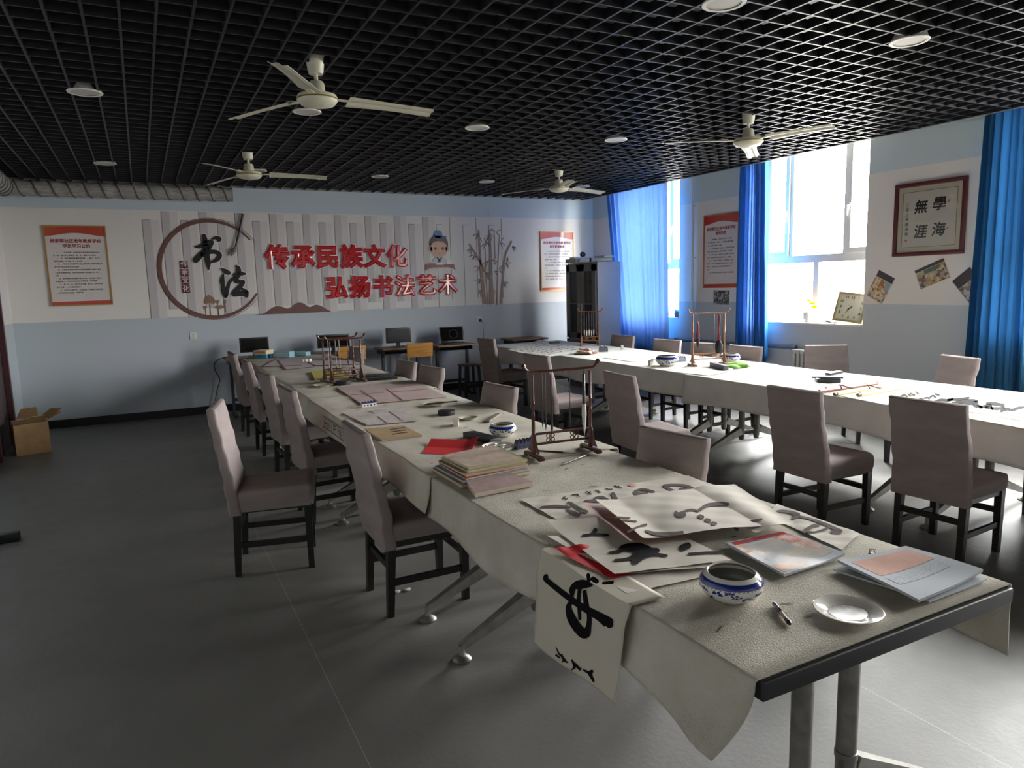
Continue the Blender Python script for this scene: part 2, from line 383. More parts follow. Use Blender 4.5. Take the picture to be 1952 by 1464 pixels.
# ------------------------------------------------------------------ things on the walls
GOLD = mat('gold_frame', '#b08a50', .35, .6); PAPER_P = mat('poster_print_paper', '#d3cbc6', .3, coat=.3)
POSTRED = mat('poster_red', '#b02024', .3, col2='#b4562e', vscale=2.2, coat=.3); DKRED = mat('poster_title_ink', '#8e1f30', .5); INKG = mat('poster_text_ink', '#3c3230', .6)
BODY = '一二三四五六学习教育老年社区书法艺术传承文化管理制度遵守课堂纪律爱护公物团结互助'
def poster(label, W, w, h, title2, lines, framem, groupname):
    """W(x,y,off) gives the wall frame of the poster; origin at the poster's lower left"""
    t = thing('notice_board', label, 'poster', W(w/2, 0, 0).translation, 0, groupname)
    def mk(name, fn, mm, par=t, sd=0):
        b = MB(); fn(b); return b.build(name, mm, par, world=True, smooth_deg=sd)
    def fr(b):
        b.M = W(0, 0, .001); f = .014
        for c, d in (((w/2, f/2, .01), (w, f, .02)), ((w/2, h-f/2, .01), (w, f, .02)), ((f/2, h/2, .01), (f, h-2*f, .02)), ((w-f/2, h/2, .01), (f, h-2*f, .02))): b.box(c, d)
    mk('poster_frame', fr, framem)
    def pn(b): b.M = W(0, 0, .001); b.box((w/2, h/2, .005), (w-.02, h-.02, .008))
    pan = mk('poster_panel', pn, PAPER_P)
    def rd(b):
        b.M = W(0, 0, .0105); x0, x1 = .014, w-.014; N = 24
        bot = [(x0+(x1-x0)*i/N, h-.108-.02*math.cos(i/N*2*math.pi*.9+.35)) for i in range(N+1)]
        b.prism(bot+[(x1, h-.014), (x0, h-.014)], 0, .001)
    mk('red_header_band', rd, POSTRED)
    def rf(b):
        b.M = W(0, 0, .0105); b.prism([(.014, .014), (w-.014, .014), (w-.014, .055), (.014, .05)], 0, .001)
    mk('red_footer_band', rf, POSTRED)
    def tt(b):
        put_text(b, '杨家郭社区老年教育学校', (w-.12)/11.0, W(w/2, h-.185, .0105), .03, .001); put_text(b, title2, (w-.12)/11.0, W(w/2, h-.245, .0105), .03, .001)
    mk('title_lettering', tt, DKRED)
    def bd(b):
        y = h-.32; r = random.Random(len(title2)*7+len(lines)); dy = min(.045, (h-.44)/len(lines))
        for ind, ln in lines:
            n = max(1, int(ln*26)); s = ''.join(r.choice(BODY) if r.random() > .1 else '，' for _ in range(n))
            if ind: s = ind+'、'+s
            put_text(b, s, .0195, W(.075 if not ind else .11, y, .0105), .012, .0008, 'LEFT'); y -= dy
    mk('body_lettering', bd, INKG)
    return t
L1 = [('一', .82), ('', .9), ('二', .84), ('', .62), ('三', .85), ('', .5), ('四', .84), ('', .98), ('', .08), ('五', .82), ('', .86), ('六', .82), ('', .5), ('七', .84), ('', .55)]
L2 = [('一', .84), ('', .9), ('二', .8), ('', .45), ('三', .84), ('', .95), ('', .1), ('四', .8), ('', .98), ('', .95), ('', .85)]
L3 = [('一', .8), ('', .95), ('', .5), ('二', .84), ('', .9), ('三', .84), ('', .88), ('四', .8), ('', .95), ('', .92), ('', .1), ('五', .82), ('', .05)]
G = 'framed school notices'
poster('gold framed red and white notice at the left end of the mural wall', lambda x, y, o: MBW(-.957+x, 1.482+y, o), .65, .955, '学员学习公约', L1, GOLD, G)
poster('gold framed red and white notice partly hidden by the steel cabinet', lambda x, y, o: MBW(5.815+x, 1.482+y, o), .64, .957, '教学管理制度', L2, GOLD, G)
poster('red topped notice between the white pipe and the gathered blue curtain on window wall', lambda x, y, o: MRW(7.47-x, 1.485+y, o), .64, .957, '教师职责', L3, mat('orange_frame', '#a8543a', .4), G)

# raised slogan letters: red acrylic on white backing
REDA = mat('red_acrylic', '#b30f18', .12, coat=.6); BACKW = mat('white_acrylic_backing', '#d8d0d0', .3)
def slogan(label, s, xs, z, size):
    t = thing('slogan_lettering', label, 'wall lettering', (sum(xs)/len(xs), D, z-size/2), 0, 'red slogan lines')
    for ch, x in zip(s, xs):
        b = MB(); put_text(b, ch, size, MBW(x, z, .003), .09, .014); bk = b.build('character_backing', BACKW, t, world=True, smooth_deg=30)
        b = MB(); put_text(b, ch, size, MBW(x, z, .0175), .05, .014)
        o0 = t.location+bk.location; b.v = [q-Vector(o0) for q in b.v]; b.build('character', REDA, bk, smooth_deg=30)
slogan('upper line of raised red characters on the mural', '传承民族文化', [1.70+.338*i for i in range(6)], 2.03, .325)
slogan('lower line of raised red characters on the mural', '弘扬书法艺术', [2.48+.338*i for i in range(6)], 1.60, .315)

# round emblem with brush lettering
def crop(x0, y0, sc): return lambda X, Y: (x0+X/sc, y0+Y/sc)
BROWN = mat('brown_acrylic', '#6b4740', .4); INK = mat('black_ink', '#0c0c0e', .45)
em = thing('calligraphy_emblem', 'brown ring emblem with black brush characters and a hanging brush on the mural', 'wall emblem', (.87, D, 1.28))
b = MB(); N = 90
def arc(a0, a1, r, w0, off, th):
    ang = [math.radians(a0+(a1-a0)*i/N) for i in range(N+1)]
    for i in range(N):
        p = []
        for rr in (-1, 1):
            for k in (i, i+1):
                wk = w0*min(1, .35+4*min(k/N, 1-k/N)); p.append((.872+(r+rr*wk/2)*math.cos(ang[k]), 1.897+(r+rr*wk/2)*math.sin(ang[k])))
        b.M = MBW(0, 0, off); b.prism([p[0], p[1], p[3], p[2]], 0, th)
arc(38, 328, .622, .045, .004, .012); b.build('ring', BROWN, em, world=True, smooth_deg=0)
b = MB(); arc(33, 324, .655, .007, .003, .004); b.build('ring_outline', BROWN, em, world=True, smooth_deg=0)
cp = crop(320, 400, 6.972)
def wallsurf(off): return lambda u, v: PY(u, v, D-off)
SHU = [[(365, 490, 20), (440, 482, 48), (520, 435, 55), (590, 428, 30), (555, 490, 45), (490, 545, 55), (425, 610, 62), (372, 665, 62)],
       [(430, 600, 40), (540, 562, 42), (640, 562, 42), (688, 605, 48), (650, 660, 48), (585, 692, 22)],
       [(480, 350, 45), (492, 420, 62), (508, 520, 62), (522, 640, 56), (536, 720, 50), (541, 795, 14)], [(580, 390, 12), (640, 370, 36), (685, 392, 46), (672, 412, 22)]]
FA = [[(712, 782, 14), (760, 815, 46), (808, 838, 42)], [(735, 860, 20), (722, 940, 48), (735, 1010, 38), (732, 1080, 34), (770, 1152, 36), (792, 1060, 38), (812, 980, 32), (850, 925, 30), (905, 880, 20)],
      [(880, 862, 30), (950, 850, 42), (1025, 850, 22)], [(908, 745, 20), (936, 790, 52), (925, 880, 46), (898, 940, 42), (960, 958, 36), (1000, 960, 42), (948, 1030, 46), (880, 1090, 42), (882, 1122, 46), (960, 1112, 52), (1030, 1110, 52), (1048, 1132, 38)], [(985, 1050, 24), (1040, 1092, 46), (1046, 1132, 30)]]
def brush_char(name, strokes, cpf, par, off, mm, pw, grow=0):
    b = MB()
    for st in strokes: b.ribbon([(*cpf(X, Y), (w+grow)/1.) for X, Y, w in st], pw, wallsurf(off))
    return b.build(name, mm, par, world=True, smooth_deg=0)
for nm, S in (('brush_character', SHU), ('brush_character', FA)):
    brush_char('character_backing', S, cp, em, .006, BACKW, 1/6.972, 40); brush_char(nm, S, cp, em, .014, INK, 1.35/6.972)
b = MB(); b.tube([PY(463, 407, D-.038), PY(457, 440, D-.038), PY(449, 470, D-.038)], [.016, .017, .011], 10); bo = b.build('painted_brush', mat('dark_red_lacquer', '#3d1c1e', .3), em, world=True)
b = MB(); b.tube([PY(449, 470, D-.038), PY(445.5, 477, D-.038), PY(442.5, 483, D-.038), PY(441, 488.5, D-.038)], [.013, .033, .026, .003], 10); b.build('brush_tip', mat('grey_bristle', '#8d8882', .6, col2='#3a3636', vscale=14), em, world=True)
SEAL = mat('seal_maroon', '#5c1a24', .4)
for i, ch in enumerate('传承文化'):
    z = 1.963-.105*i; b = MB(); b.M = MBW(.533, z, .003); b.box((0, 0, .006), (.09, .096, .012)); so = b.build('seal_block', SEAL, em, world=True, smooth_deg=0)
    b = MB(); put_text(b, ch, .082, MBW(.533, z, .0155), .01, .001); o0 = em.location+so.location; b.v = [q-o0 for q in b.v]; b.build('seal_character', BACKW, so, smooth_deg=0)
b = MB(); LOT = mat('lotus_brown', '#8a6a58', .5)
def leafpoly(x0, y0, ang, ln, w, n=7):
    a = []; c, s = math.cos(ang), math.sin(ang)
    for i in range(n+1):
        t = i/n; a.append((x0+ln*t*c-w*math.sin(math.pi*t)*s/2, y0+ln*t*s+w*math.sin(math.pi*t)*c/2))
    for i in range(n-1, 0, -1):
        t = i/n; a.append((x0+ln*t*c+w*math.sin(math.pi*t)*s/2, y0+ln*t*s-w*math.sin(math.pi*t)*c/2))
    return a
b.M = MBW(0, 0, .003)
for i, a in enumerate(range(-10, 191, 20)): b.prism(leafpoly(.80, 1.475, math.radians(a), .095-.02*abs(math.cos(math.radians(a))), .034), 0, .003+.0009*(i if i < 5 else 10-i))
for x, z, r in ((.895, 1.475, .028), (.74, 1.405, .025)):
    b.prism([(x-r, z+r*.7), (x+r, z+r*.7), (x+r*.3, z-r), (x-r*.3, z-r)], 0, .004)
b.prism(leafpoly(.84, 1.40, .06, .16, .05), 0, .004); b.prism(leafpoly(.98, 1.43, 1.4, .08, .035), 0, .004)
for x, z0, z1, k in ((.80, 1.30, 1.47, .006), (.895, 1.30, 1.45, .005), (.745, 1.31, 1.39, .004), (.99, 1.33, 1.44, .004), (.90, 1.29, 1.40, .004)): b.prism([(x-k, z0), (x+k, z0), (x+k, z1), (x-k, z1)], 0, .003)
b.build('lotus_motif', LOT, em, world=True, smooth_deg=0)

# low brown hill silhouettes
b = MB(); b.M = MBW(0, 0, .002); hp = [(1.36, 1.284), (1.48, 1.30), (1.55, 1.345), (1.63, 1.387), (1.70, 1.383), (1.78, 1.352), (1.84, 1.37), (1.90, 1.415), (1.955, 1.428), (2.01, 1.41), (2.06, 1.37), (2.10, 1.362), (2.16, 1.388), (2.22, 1.38), (2.30, 1.335), (2.38, 1.286)]
hp = smooth(hp, 4); b.prism([(1.36, 1.2835)]+hp+[(2.38, 1.2835)], 0, .012)
tag(b.build('hill_silhouette', BROWN, world=True, smooth_deg=0), 'low brown hill silhouette at the bottom edge of the mural', 'wall decoration')

# boy scholar cut-out
bo = thing('scholar_cutout', 'cut-out of a child scholar in a blue cap writing at a low red desk', 'wall decoration', (4.06, D, 1.83))
def flat(name, polys, mm, off, th=.004, par=bo, sd=0):
    b = MB(); b.M = MBW(0, 0, off)
    for p in polys: b.prism(p, 0, th)
    return b.build(name, mm, par, world=True, smooth_deg=sd)
def ell(cx, cz, rx, rz_, n=28, a0=0, a1=360): return [(cx+rx*math.cos(math.radians(a0+(a1-a0)*i/n)), cz+rz_*math.sin(math.radians(a0+(a1-a0)*i/n))) for i in range(n)]
SKIN = mat('print_skin', '#c79a86', .45); HAIR = mat('print_hair', '#3b312e', .45); BLUE = mat('print_blue', '#2f5c92', .45)
flat('hair', [ell(4.055, 2.235, .155, .14)], HAIR, .002); flat('face', [ell(4.055, 2.165, .138, .13), ell(3.92, 2.16, .03, .035, 16), ell(4.19, 2.16, .03, .035, 16)], SKIN, .007)
flat('fringe', [[(3.925, 2.21), (3.95, 2.275), (4.0, 2.315), (4.055, 2.33), (4.12, 2.315), (4.165, 2.27), (4.185, 2.21), (4.165, 2.235), (4.12, 2.265), (4.05, 2.275), (3.99, 2.265), (3.95, 2.24)]], HAIR, .0115, .002)
flat('cap', [ell(4.045, 2.375, .068, .062), [(3.96, 2.355), (4.13, 2.35), (4.19, 2.345), (4.165, 2.315), (4.06, 2.318), (3.97, 2.32)]], BLUE, .012)
flat('eyes', [ell(4.0, 2.165, .018, .024, 16), ell(4.115, 2.165, .018, .024, 16)], HAIR, .0115, .001)
flat('mouth', [smooth([(4.035, 2.10), (4.06, 2.09), (4.085, 2.10), (4.06, 2.083), (4.035, 2.10)], 4)[:-1], [(3.985, 2.235), (4.015, 2.243), (4.015, 2.236), (3.985, 2.229)], [(4.10, 2.236), (4.13, 2.242), (4.13, 2.235), (4.10, 2.229)]], mat('print_brown', '#6d4238', .5), .0115, .001)
flat('robe', [[(3.93, 1.93), (3.94, 1.985), (3.985, 2.03), (4.06, 2.05), (4.13, 2.03), (4.175, 1.975), (4.185, 1.93)]], mat('print_robe', '#b3b8bd', .45), .006)
flat('robe_collar', [[(4.0, 2.035), (4.03, 2.045), (4.09, 1.97), (4.06, 1.955)], [(4.11, 2.035), (4.085, 2.04), (4.02, 1.965), (4.04, 1.95)]], mat('print_grey_blue', '#5f7185', .45), .0105, .001)
flat('low_desk', [[(3.835, 1.93), (3.86, 1.94), (3.95, 1.945), (4.2, 1.93), (4.29, 1.935), (4.31, 1.84), (4.27, 1.87), (4.2, 1.885), (3.95, 1.885), (3.87, 1.865), (3.83, 1.84)]], mat('print_desk_red', '#7d3b38', .45), .011)
flat('open_book', [[(4.18, 1.94), (4.16, 1.995), (4.21, 2.005), (4.28, 1.965), (4.28, 1.94)], [(3.99, 1.925), (4.01, 1.95), (4.10, 1.95), (4.12, 1.922)]], BACKW, .0155, .002)

# bamboo cut-out
bb = thing('bamboo_cutout', 'brown cut-out of bamboo stalks and leaves at the right end of the mural', 'wall decoration', (4.93, D, 1.285))
cb = crop(780, 420, 8.132)
BAM = mat('bamboo_brown', '#8a726a', .45); BLF = mat('bamboo_leaf', '#6d5f63', .45)
def wall_poly(b, X0, Y0_, X1, Y1_, w0, w1, off):
    p0 = PY(*cb(X0, Y0_), D-off); p1 = PY(*cb(X1, Y1_), D-off); k = .0066/8.132*8.132/1000
    d = (p1-p0); n_ = Vector((-d.z, 0, d.x)).normalized(); a, c = w0*.00105/2, w1*.00105/2
    q = [p0-n_*a, p0+n_*a, p1+n_*c, p1-n_*c]; b.add([*q, *[r+Vector((0, .006, 0)) for r in q]], [(0, 1, 2, 3), (7, 6, 5, 4), (0, 4, 5, 1), (1, 5, 6, 2), (2, 6, 7, 3), (3, 7, 4, 0)])
for segs in ([(1078, 150, 1100, 560, 26, 38), (1100, 565, 1130, 900, 38, 55), (1130, 905, 1172, 1300, 50, 70)], [(1250, 150, 1262, 590, 26, 44), (1262, 595, 1268, 860, 52, 60), (1268, 865, 1282, 1300, 52, 95)],
             [(930, 365, 1040, 540, 28, 32), (1045, 545, 1180, 800, 32, 34), (1185, 805, 1245, 920, 30, 36)], [(1400, 230, 1375, 700, 10, 14), (1375, 705, 1360, 1310, 14, 20)],
             [(1590, 320, 1490, 530, 26, 28), (1488, 535, 1450, 900, 32, 36), (1450, 905, 1425, 1300, 34, 44)], [(1180, 440, 1185, 830, 10, 12), (1185, 835, 1225, 1310, 10, 14)], [(1320, 190, 1335, 600, 10, 12)]):
    b = MB()
    for q in segs: wall_poly(b, *q, .0105)
    b.build('stalk', BAM, bb, world=True, smooth_deg=0)
b = MB(); b.M = MBW(0, 0, .003); r = random.Random(5)
for X, Y, dirs in ((1070, 200, (200, 235, 255)), (1070, 230, (-60, -80)), (1250, 210, (215, 245, 290, 320)), (960, 430, (235, 260, 205)), (1020, 530, (200, 230, 250, 275)), (1090, 700, (200, 235, 260)), (1100, 900, (205, 235, 255)), (1110, 1080, (200, 230, 260)), (1240, 330, (200, 225, 250)), (1590, 400, (-15, -45, -65)), (1520, 560, (-75, -100)), (1490, 660, (5, -40, -60)), (1450, 950, (-5, -35, -60, -75)), (1410, 330, (-30, -70, 40)), (1340, 180, (20, -40, 150)), (1390, 740, (-20, -60, 30)), (1290, 600, (-60, -30)), (1230, 620, (210, 240)), (1230, 800, (220, 250)), (1330, 1080, (210, 250)), (1320, 780, (-20, -60)), (1180, 350, (60, 220, 250, 100))):
    p = PY(*cb(X, Y), D)
    for a in dirs: b.prism(leafpoly(p.x, p.z, math.radians(a+r.uniform(-6, 6)), r.uniform(.085, .125), r.uniform(.012, .018), 5), 0, .004)
b.build('leaves', BLF, bb, world=True, smooth_deg=0)

# sockets and plug
SOCK = mat('socket_plastic', '#d8d5cc', .35); BLKP = mat('black_plastic', '#141416', .4)
def socket(x, z, label):
    t = thing('wall_socket', label, 'socket', (x, D, z-.043), 0, 'wall sockets')
    b = MB(); b.M = MBW(x, z, 0); b.box((0, 0, .005), (.086, .086, .010), .003); b.build('socket_plate', SOCK, t, world=True)
    b = MB(); b.M = MBW(x, z, .0102)
    for dx, dz in ((-.012, .016), (.012, .016), (0, -.010), (-.011, -.022), (.011, -.022)): b.box((dx, dz, .0005), (.004, .010, .001))
    b.build('socket_slots', BLKP, t, world=True, smooth_deg=0)
socket(.57, 1.04, 'white wall socket below the round emblem with nothing plugged in'); socket(4.69, 1.075, 'white wall socket above the laptop with a black plug in it')
pl = thing('power_plug', 'black plug with a thin cable hanging from the socket above the laptop', 'plug', (4.70, D-.011, 1.03))
b = MB(); b.lathe([(0, 0), (.024, 0), (.022, .03), (.012, .042), (0, .042)], 16, (4.70, D-.0115, 1.055), (0, -1, 0)); b.build('plug_head', BLKP, pl, world=True)
b = MB(); b.tube([(4.70, D-.05, 1.05), (4.725, D-.06, 1.02), (4.735, D-.04, .93), (4.74, D-.03, .80), (4.74, D-.03, .6)], .004, 6); b.build('cable', BLKP, pl, world=True)

# framed calligraphy on the window wall (Mx: x right along the wall as seen = -y)
fc = thing('framed_calligraphy', 'maroon framed calligraphy of four large characters beside the window', 'picture', (XR, 4.355, 1.775))
fw, fh = .71, .71
def WF(off): return MRW(4.71, 1.775, off)
FR = mat('maroon_lacquer_frame', '#4e1c22', .3, var=.15, vscale=60); MOUNT = mat('beige_silk_mount', '#c2b7a3', .6); SHEET = mat('calligraphy_sheet', '#c9c0b6', .6); INKC = mat('calligraphy_ink', '#1c1a1f', .6)
b = MB(); b.M = WF(.004)
for c, d in (((fw/2, .02, .015), (fw, .04, .03)), ((fw/2, fh-.02, .015), (fw, .04, .03)), ((.02, fh/2, .015), (.04, fh-.06, .03)), ((fw-.02, fh/2, .015), (.04, fh-.06, .03))): b.box(c, d, .008)
b.build('picture_frame', FR, fc, world=True)
b = MB(); b.M = WF(.004); b.box((fw/2, fh/2, .006), (fw-.05, fh-.05, .012)); b.build('mount', MOUNT, fc, world=True, smooth_deg=0)
b = MB(); b.M = WF(.0165); b.box((fw/2, fh/2, .0005), (fw-.18, fh-.18, .001)); b.build('calligraphy_paper', SHEET, fc, world=True, smooth_deg=0)
b = MB(); b.M = WF(.0165)
for c, d in (((fw/2, .088), (fw-.176, .003)), ((fw/2, fh-.088), (fw-.176, .003)), ((.088, fh/2), (.003, fh-.176)), ((fw-.088, fh/2), (.003, fh-.176))): b.box((*c, .001), (*d, .002))
b.build('ruled_border', INKC, fc, world=True, smooth_deg=0)
b = MB(); SH = Matrix(((1, .12, 0, 0), (0, 1, 0, 0), (0, 0, 1, 0), (0, 0, 0, 1)))
for ch, x, z in (('學', .455, .475), ('海', .46, .235), ('無', .275, .465), ('涯', .28, .225)): put_text(b, ch, .135, WF(.018) @ Matrix.Translation((x, z, 0)) @ SH, .022, .0006)
for i, ch in enumerate('丁亥之春書海無'[:7]): put_text(b, ch, .036, WF(.018) @ Matrix.Translation((.135, .50-.047*i, 0)) @ SH, .01, .0005)
b.build('brush_lettering', INKC, fc, world=True, smooth_deg=0)
b = MB(); b.M = WF(.018)
for x, z, s in ((.545, .50, .022), (.545, .25, .018), (.135, .155, .024)): b.box((x, z, .0004), (s, s, .0008))
b.build('seal_stamps', mat('pale_red_seal', '#b0716a', .6), fc, world=True, smooth_deg=0)
b = MB(); b.M = WF(.02); b.box((fw/2, fh/2, .001), (fw-.075, fh-.075, .002)); b.build('glazing', GLASS, fc, world=True, smooth_deg=0)

# photo prints stuck to the wall; what they show is a soft mottle of colours
def photo_mat(name, cols, scale):
    m = bpy.data.materials.new(name); m.use_nodes = True; n = m.node_tree.nodes; l = m.node_tree.links; b = n['Principled BSDF']; b.inputs['Roughness'].default_value = .3
    co = n.new('ShaderNodeTexCoord'); nt = n.new('ShaderNodeTexVoronoi'); nt.inputs['Scale'].default_value = scale; l.new(co.outputs['Object'], nt.inputs['Vector'])
    s = n.new('ShaderNodeSeparateColor'); l.new(nt.outputs['Color'], s.inputs[0]); r = n.new('ShaderNodeValToRGB'); q = r.color_ramp.elements
    r.color_ramp.interpolation = 'CONSTANT'; q[0].color = (*lin(cols[0]), 1); q[1].position = 1/len(cols); q[1].color = (*lin(cols[1]), 1)
    for i, c in enumerate(cols[2:]): k = q.new((i+2)/len(cols)); k.color = (*lin(c), 1)
    l.new(s.outputs[0], r.inputs[0]); l.new(r.outputs[0], b.inputs['Base Color']); return m
def photo(label, cy_, cz, w, h, rot, top, cols, sc, extra=()):
    M = MRW(cy_, cz, .001) @ Matrix.Rotation(math.radians(rot), 4, 'Z')
    t = thing('photo_print', label, 'photo', M.translation, 0, 'photo prints on the window wall')
    b = MB(); b.M = M; b.box((0, 0, .0005), (w, h, .001)); b.build('photo_paper', mat('photo_white', '#c9c5bf', .4), t, world=True, smooth_deg=0)
    b = MB(); b.M = M; b.box((0, -top/2+.0, .0014), (w-.014, h-top-.014, .0008)); b.build('photo_image', photo_mat('photo_image_%s' % label[:12].replace(' ', '_'), cols, sc), t, world=True, smooth_deg=0)
    if top:
        b = MB(); b.M = M; b.box((0, h/2-top/2-.004, .0014), (w-.014, top, .0008)); b.build('photo_dark_ceiling', mat('photo_dark', '#3a3236', .4), t, world=True, smooth_deg=0)
    for nm, c, d, colr in extra:
        b = MB(); b.M = M; b.box((*c, .0021), (*d, .0006)); b.build(nm, mat('photo_'+colr.strip('#'), colr, .4), t, world=True, smooth_deg=0)
photo('small grey group photo below the red topped notice', 7.135, 1.355, .30, .20, 0, 0, ['#4a4a4c', '#8d8c8a', '#2f2f31', '#a8a6a2', '#5d5754'], 45, [('photo_screen', (0, .075), (.12, .03), '#33363a')])
photo('upright photo of an orange and cream classroom nearest the window', 4.84, 1.475, .215, .30, -27, .065, ['#b3a68c', '#9a5f3a', '#cabf9f', '#7d6a55', '#b98a4c', '#c4bca6'], 34, [('photo_window', (.065, .03), (.06, .08), '#8a97a5')])
photo('photo of a class before a green board tilted below the calligraphy frame', 4.30, 1.595, .315, .205, 22, .03, ['#6b5a52', '#a09685', '#8f8b84', '#54443f', '#b5a98e', '#a37d4e'], 34, [('green_board', (.01, .045), (.15, .04), '#4d5f55')])
photo('photo with a dark top half hidden by the blue curtain at the right', 3.93, 1.475, .215, .30, 40, .10, ['#7a7470', '#a39a90', '#56504e', '#8c6f5a', '#b2aca4'], 34)

# pipes and radiators along the window wall
PIPEW = mat('white_painted_pipe', '#c9ccca', .4); PIPEG = mat('grey_painted_pipe', '#5d6872', .45)
b = MB(); b.tube([(XR-.035, 7.665, .80), (XR-.035, 7.665, 3.3)], .017, 12)
for z in (1.9, 2.6): b.box((XR-.02, 7.665, z), (.04, .05, .02))
tag(b.build('riser_pipe', PIPEW, world=True), 'thin white riser pipe on the wall left of the red topped notice', 'pipe')
b = MB(); b.tube([(XR-.035, 8.34, .745), (XR-.035, 5.86, .77)], .021, 12); b.tube([(XR-.035, 5.92, .77), (XR-.035, 5.87, .77)], .032, 12)
for y in (8.0, 7.2, 6.4): b.box((XR-.03, y, .75), (.06, .025, .05))
tag(b.build('heating_pipe', PIPEG, world=True), 'grey horizontal heating pipe low on the window wall', 'pipe')
RADM = mat('radiator_paint', '#b9bcba', .4); RADD = mat('radiator_dark', '#4f4b47', .6)
def radiator(y0, n, label):
    t = thing('radiator', label, 'radiator', (XR-.085, y0+n*.03, 0), 0, 'cast iron radiators')
    for i in range(n):
        y = y0+i*.06+.03; b = MB(); b.box((XR-.085, y, .445), (.10, .035, .63), .015); b.box((XR-.085, y, .74), (.11, .05, .05), .015); b.box((XR-.085, y, .15), (.11, .05, .05), .015); b.build('radiator_section', RADM, t, world=True)
    b = MB()
    for y in (y0+.06, y0+n*.06-.06): b.box((XR-.085, y, .065), (.08, .03, .13))
    b.tube([(XR-.085, y0+.01, .74), (XR-.085, y0+n*.06-.01, .74)], .02, 8); b.build('radiator_feet', RADD, t, world=True)
radiator(5.25, 10, 'cast iron radiator under the open window behind the pale chair'); radiator(8.35, 10, 'cast iron radiator under the far blue curtain')

# curtains: one hanging sheet with folds each
def curt_mat(name, c, t):
    return mat(name, c, .8, var=.08, vscale=6, trans=.30, bump=.1, bscale=300, spec=.2, tcol=t)
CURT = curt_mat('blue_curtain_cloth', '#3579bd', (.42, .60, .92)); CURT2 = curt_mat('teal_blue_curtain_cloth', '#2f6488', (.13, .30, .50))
def curtain(label, yt, yb, zt, zb, folds, amp, x0, seed, mm, gather=0., hem=0.):
    r = random.Random(seed); ph = [r.uniform(0, 6.28) for _ in range(4)]
    def fn(s, t):
        y = (yt[0]+(yt[1]-yt[0])*s)*(1-t)+(yb[0]+(yb[1]-yb[0])*s)*t
        w = folds*2*math.pi*s
        a = amp*(.55+.45*math.sin(2*math.pi*s*1.3+ph[0]))*(1-gather*.5*(1-t))
        x = x0 + a*math.sin(w+.9*math.sin(w*.37+ph[1])+.35*t*math.sin(5*s+ph[2])) + .3*a*math.sin(2.3*w+ph[3]+t)
        y += .3*amp*math.cos(w+ph[1])*(.4+.6*t)
        return (x, y, zt+(zb-zt)*t + hem*s*t + .006*math.sin(w)*t)
    b = MB(); b.grid(fn, int(folds*16), 30); o = b.build('window_curtain', mm, world=True, smooth_deg=180)
    md = o.modifiers.new('thickness', 'SOLIDIFY'); md.thickness = .003
    return tag(o, label, 'curtain', 'blue window curtains')
curtain('wide bright blue curtain drawn across the far window by the cabinet', (9.50, 8.02), (9.14, 7.97), 3.12, .55, 11, .027, 6.662, 3, CURT, .4)
curtain('narrow gathered blue curtain left of the window with the clock', (6.66, 6.26), (6.70, 6.19), 3.12, .545, 9, .06, 6.70, 8, CURT, .3, .05)
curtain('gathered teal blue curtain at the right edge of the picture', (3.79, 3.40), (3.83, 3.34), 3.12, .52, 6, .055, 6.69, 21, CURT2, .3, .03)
b = MB(); b.tube([(6.70, 9.8, 3.13), (6.70, 1.9, 3.13)], .012, 8); tag(b.build('curtain_rod', PVC, world=True), 'white curtain rod hidden above the ceiling edge along the windows', 'curtain rod')

# wrapped ducts under the ceiling at the back left
WRAP = mat('grey_pipe_wrapping', '#b0ada8', .85, col2='#8a8784', vscale=9, stretch=(1.5, 1, 9), bump=.3, bscale=40)
def duct(label, p0, p1, r):
    p0, p1 = Vector(p0), Vector(p1); n = 60; ln = (p1-p0).length
    b = MB(); b.tube([p0+(p1-p0)*(i/n) for i in range(n+1)], [r*(1+.05*math.sin(i*1.9)+.04*math.sin(i*.83+1)) for i in range(n+1)], 18); o = b.build('wrapped_duct', WRAP, world=True); t = tag(o, label, 'duct', 'cloth wrapped ducts')
    b = MB(); q = 0.
    pts = []
    for i in range(int(ln/.012)+1):
        a = i*.012/.17*2*math.pi; pts.append(p0+(p1-p0).normalized()*(i*.012)+ ((Vector((0, 0, 1))*math.cos(a)+(p1-p0).normalized().cross(Vector((0, 0, 1)))*math.sin(a))*r*1.035))
    b.tube(pts, .009, 6); b.build('wrapping_band', mat('darker_wrap', '#625f60', .85), o, world=True)
duct('cloth wrapped duct running along the top of the mural wall', (-1.18, 10.03, 2.845), (1.17, 10.03, 2.845), .085)
duct('cloth wrapped duct end by the left wall under the ceiling', (XL+.12, 9.78, 2.82), (XL+.12, 7.0, 2.82), .10)

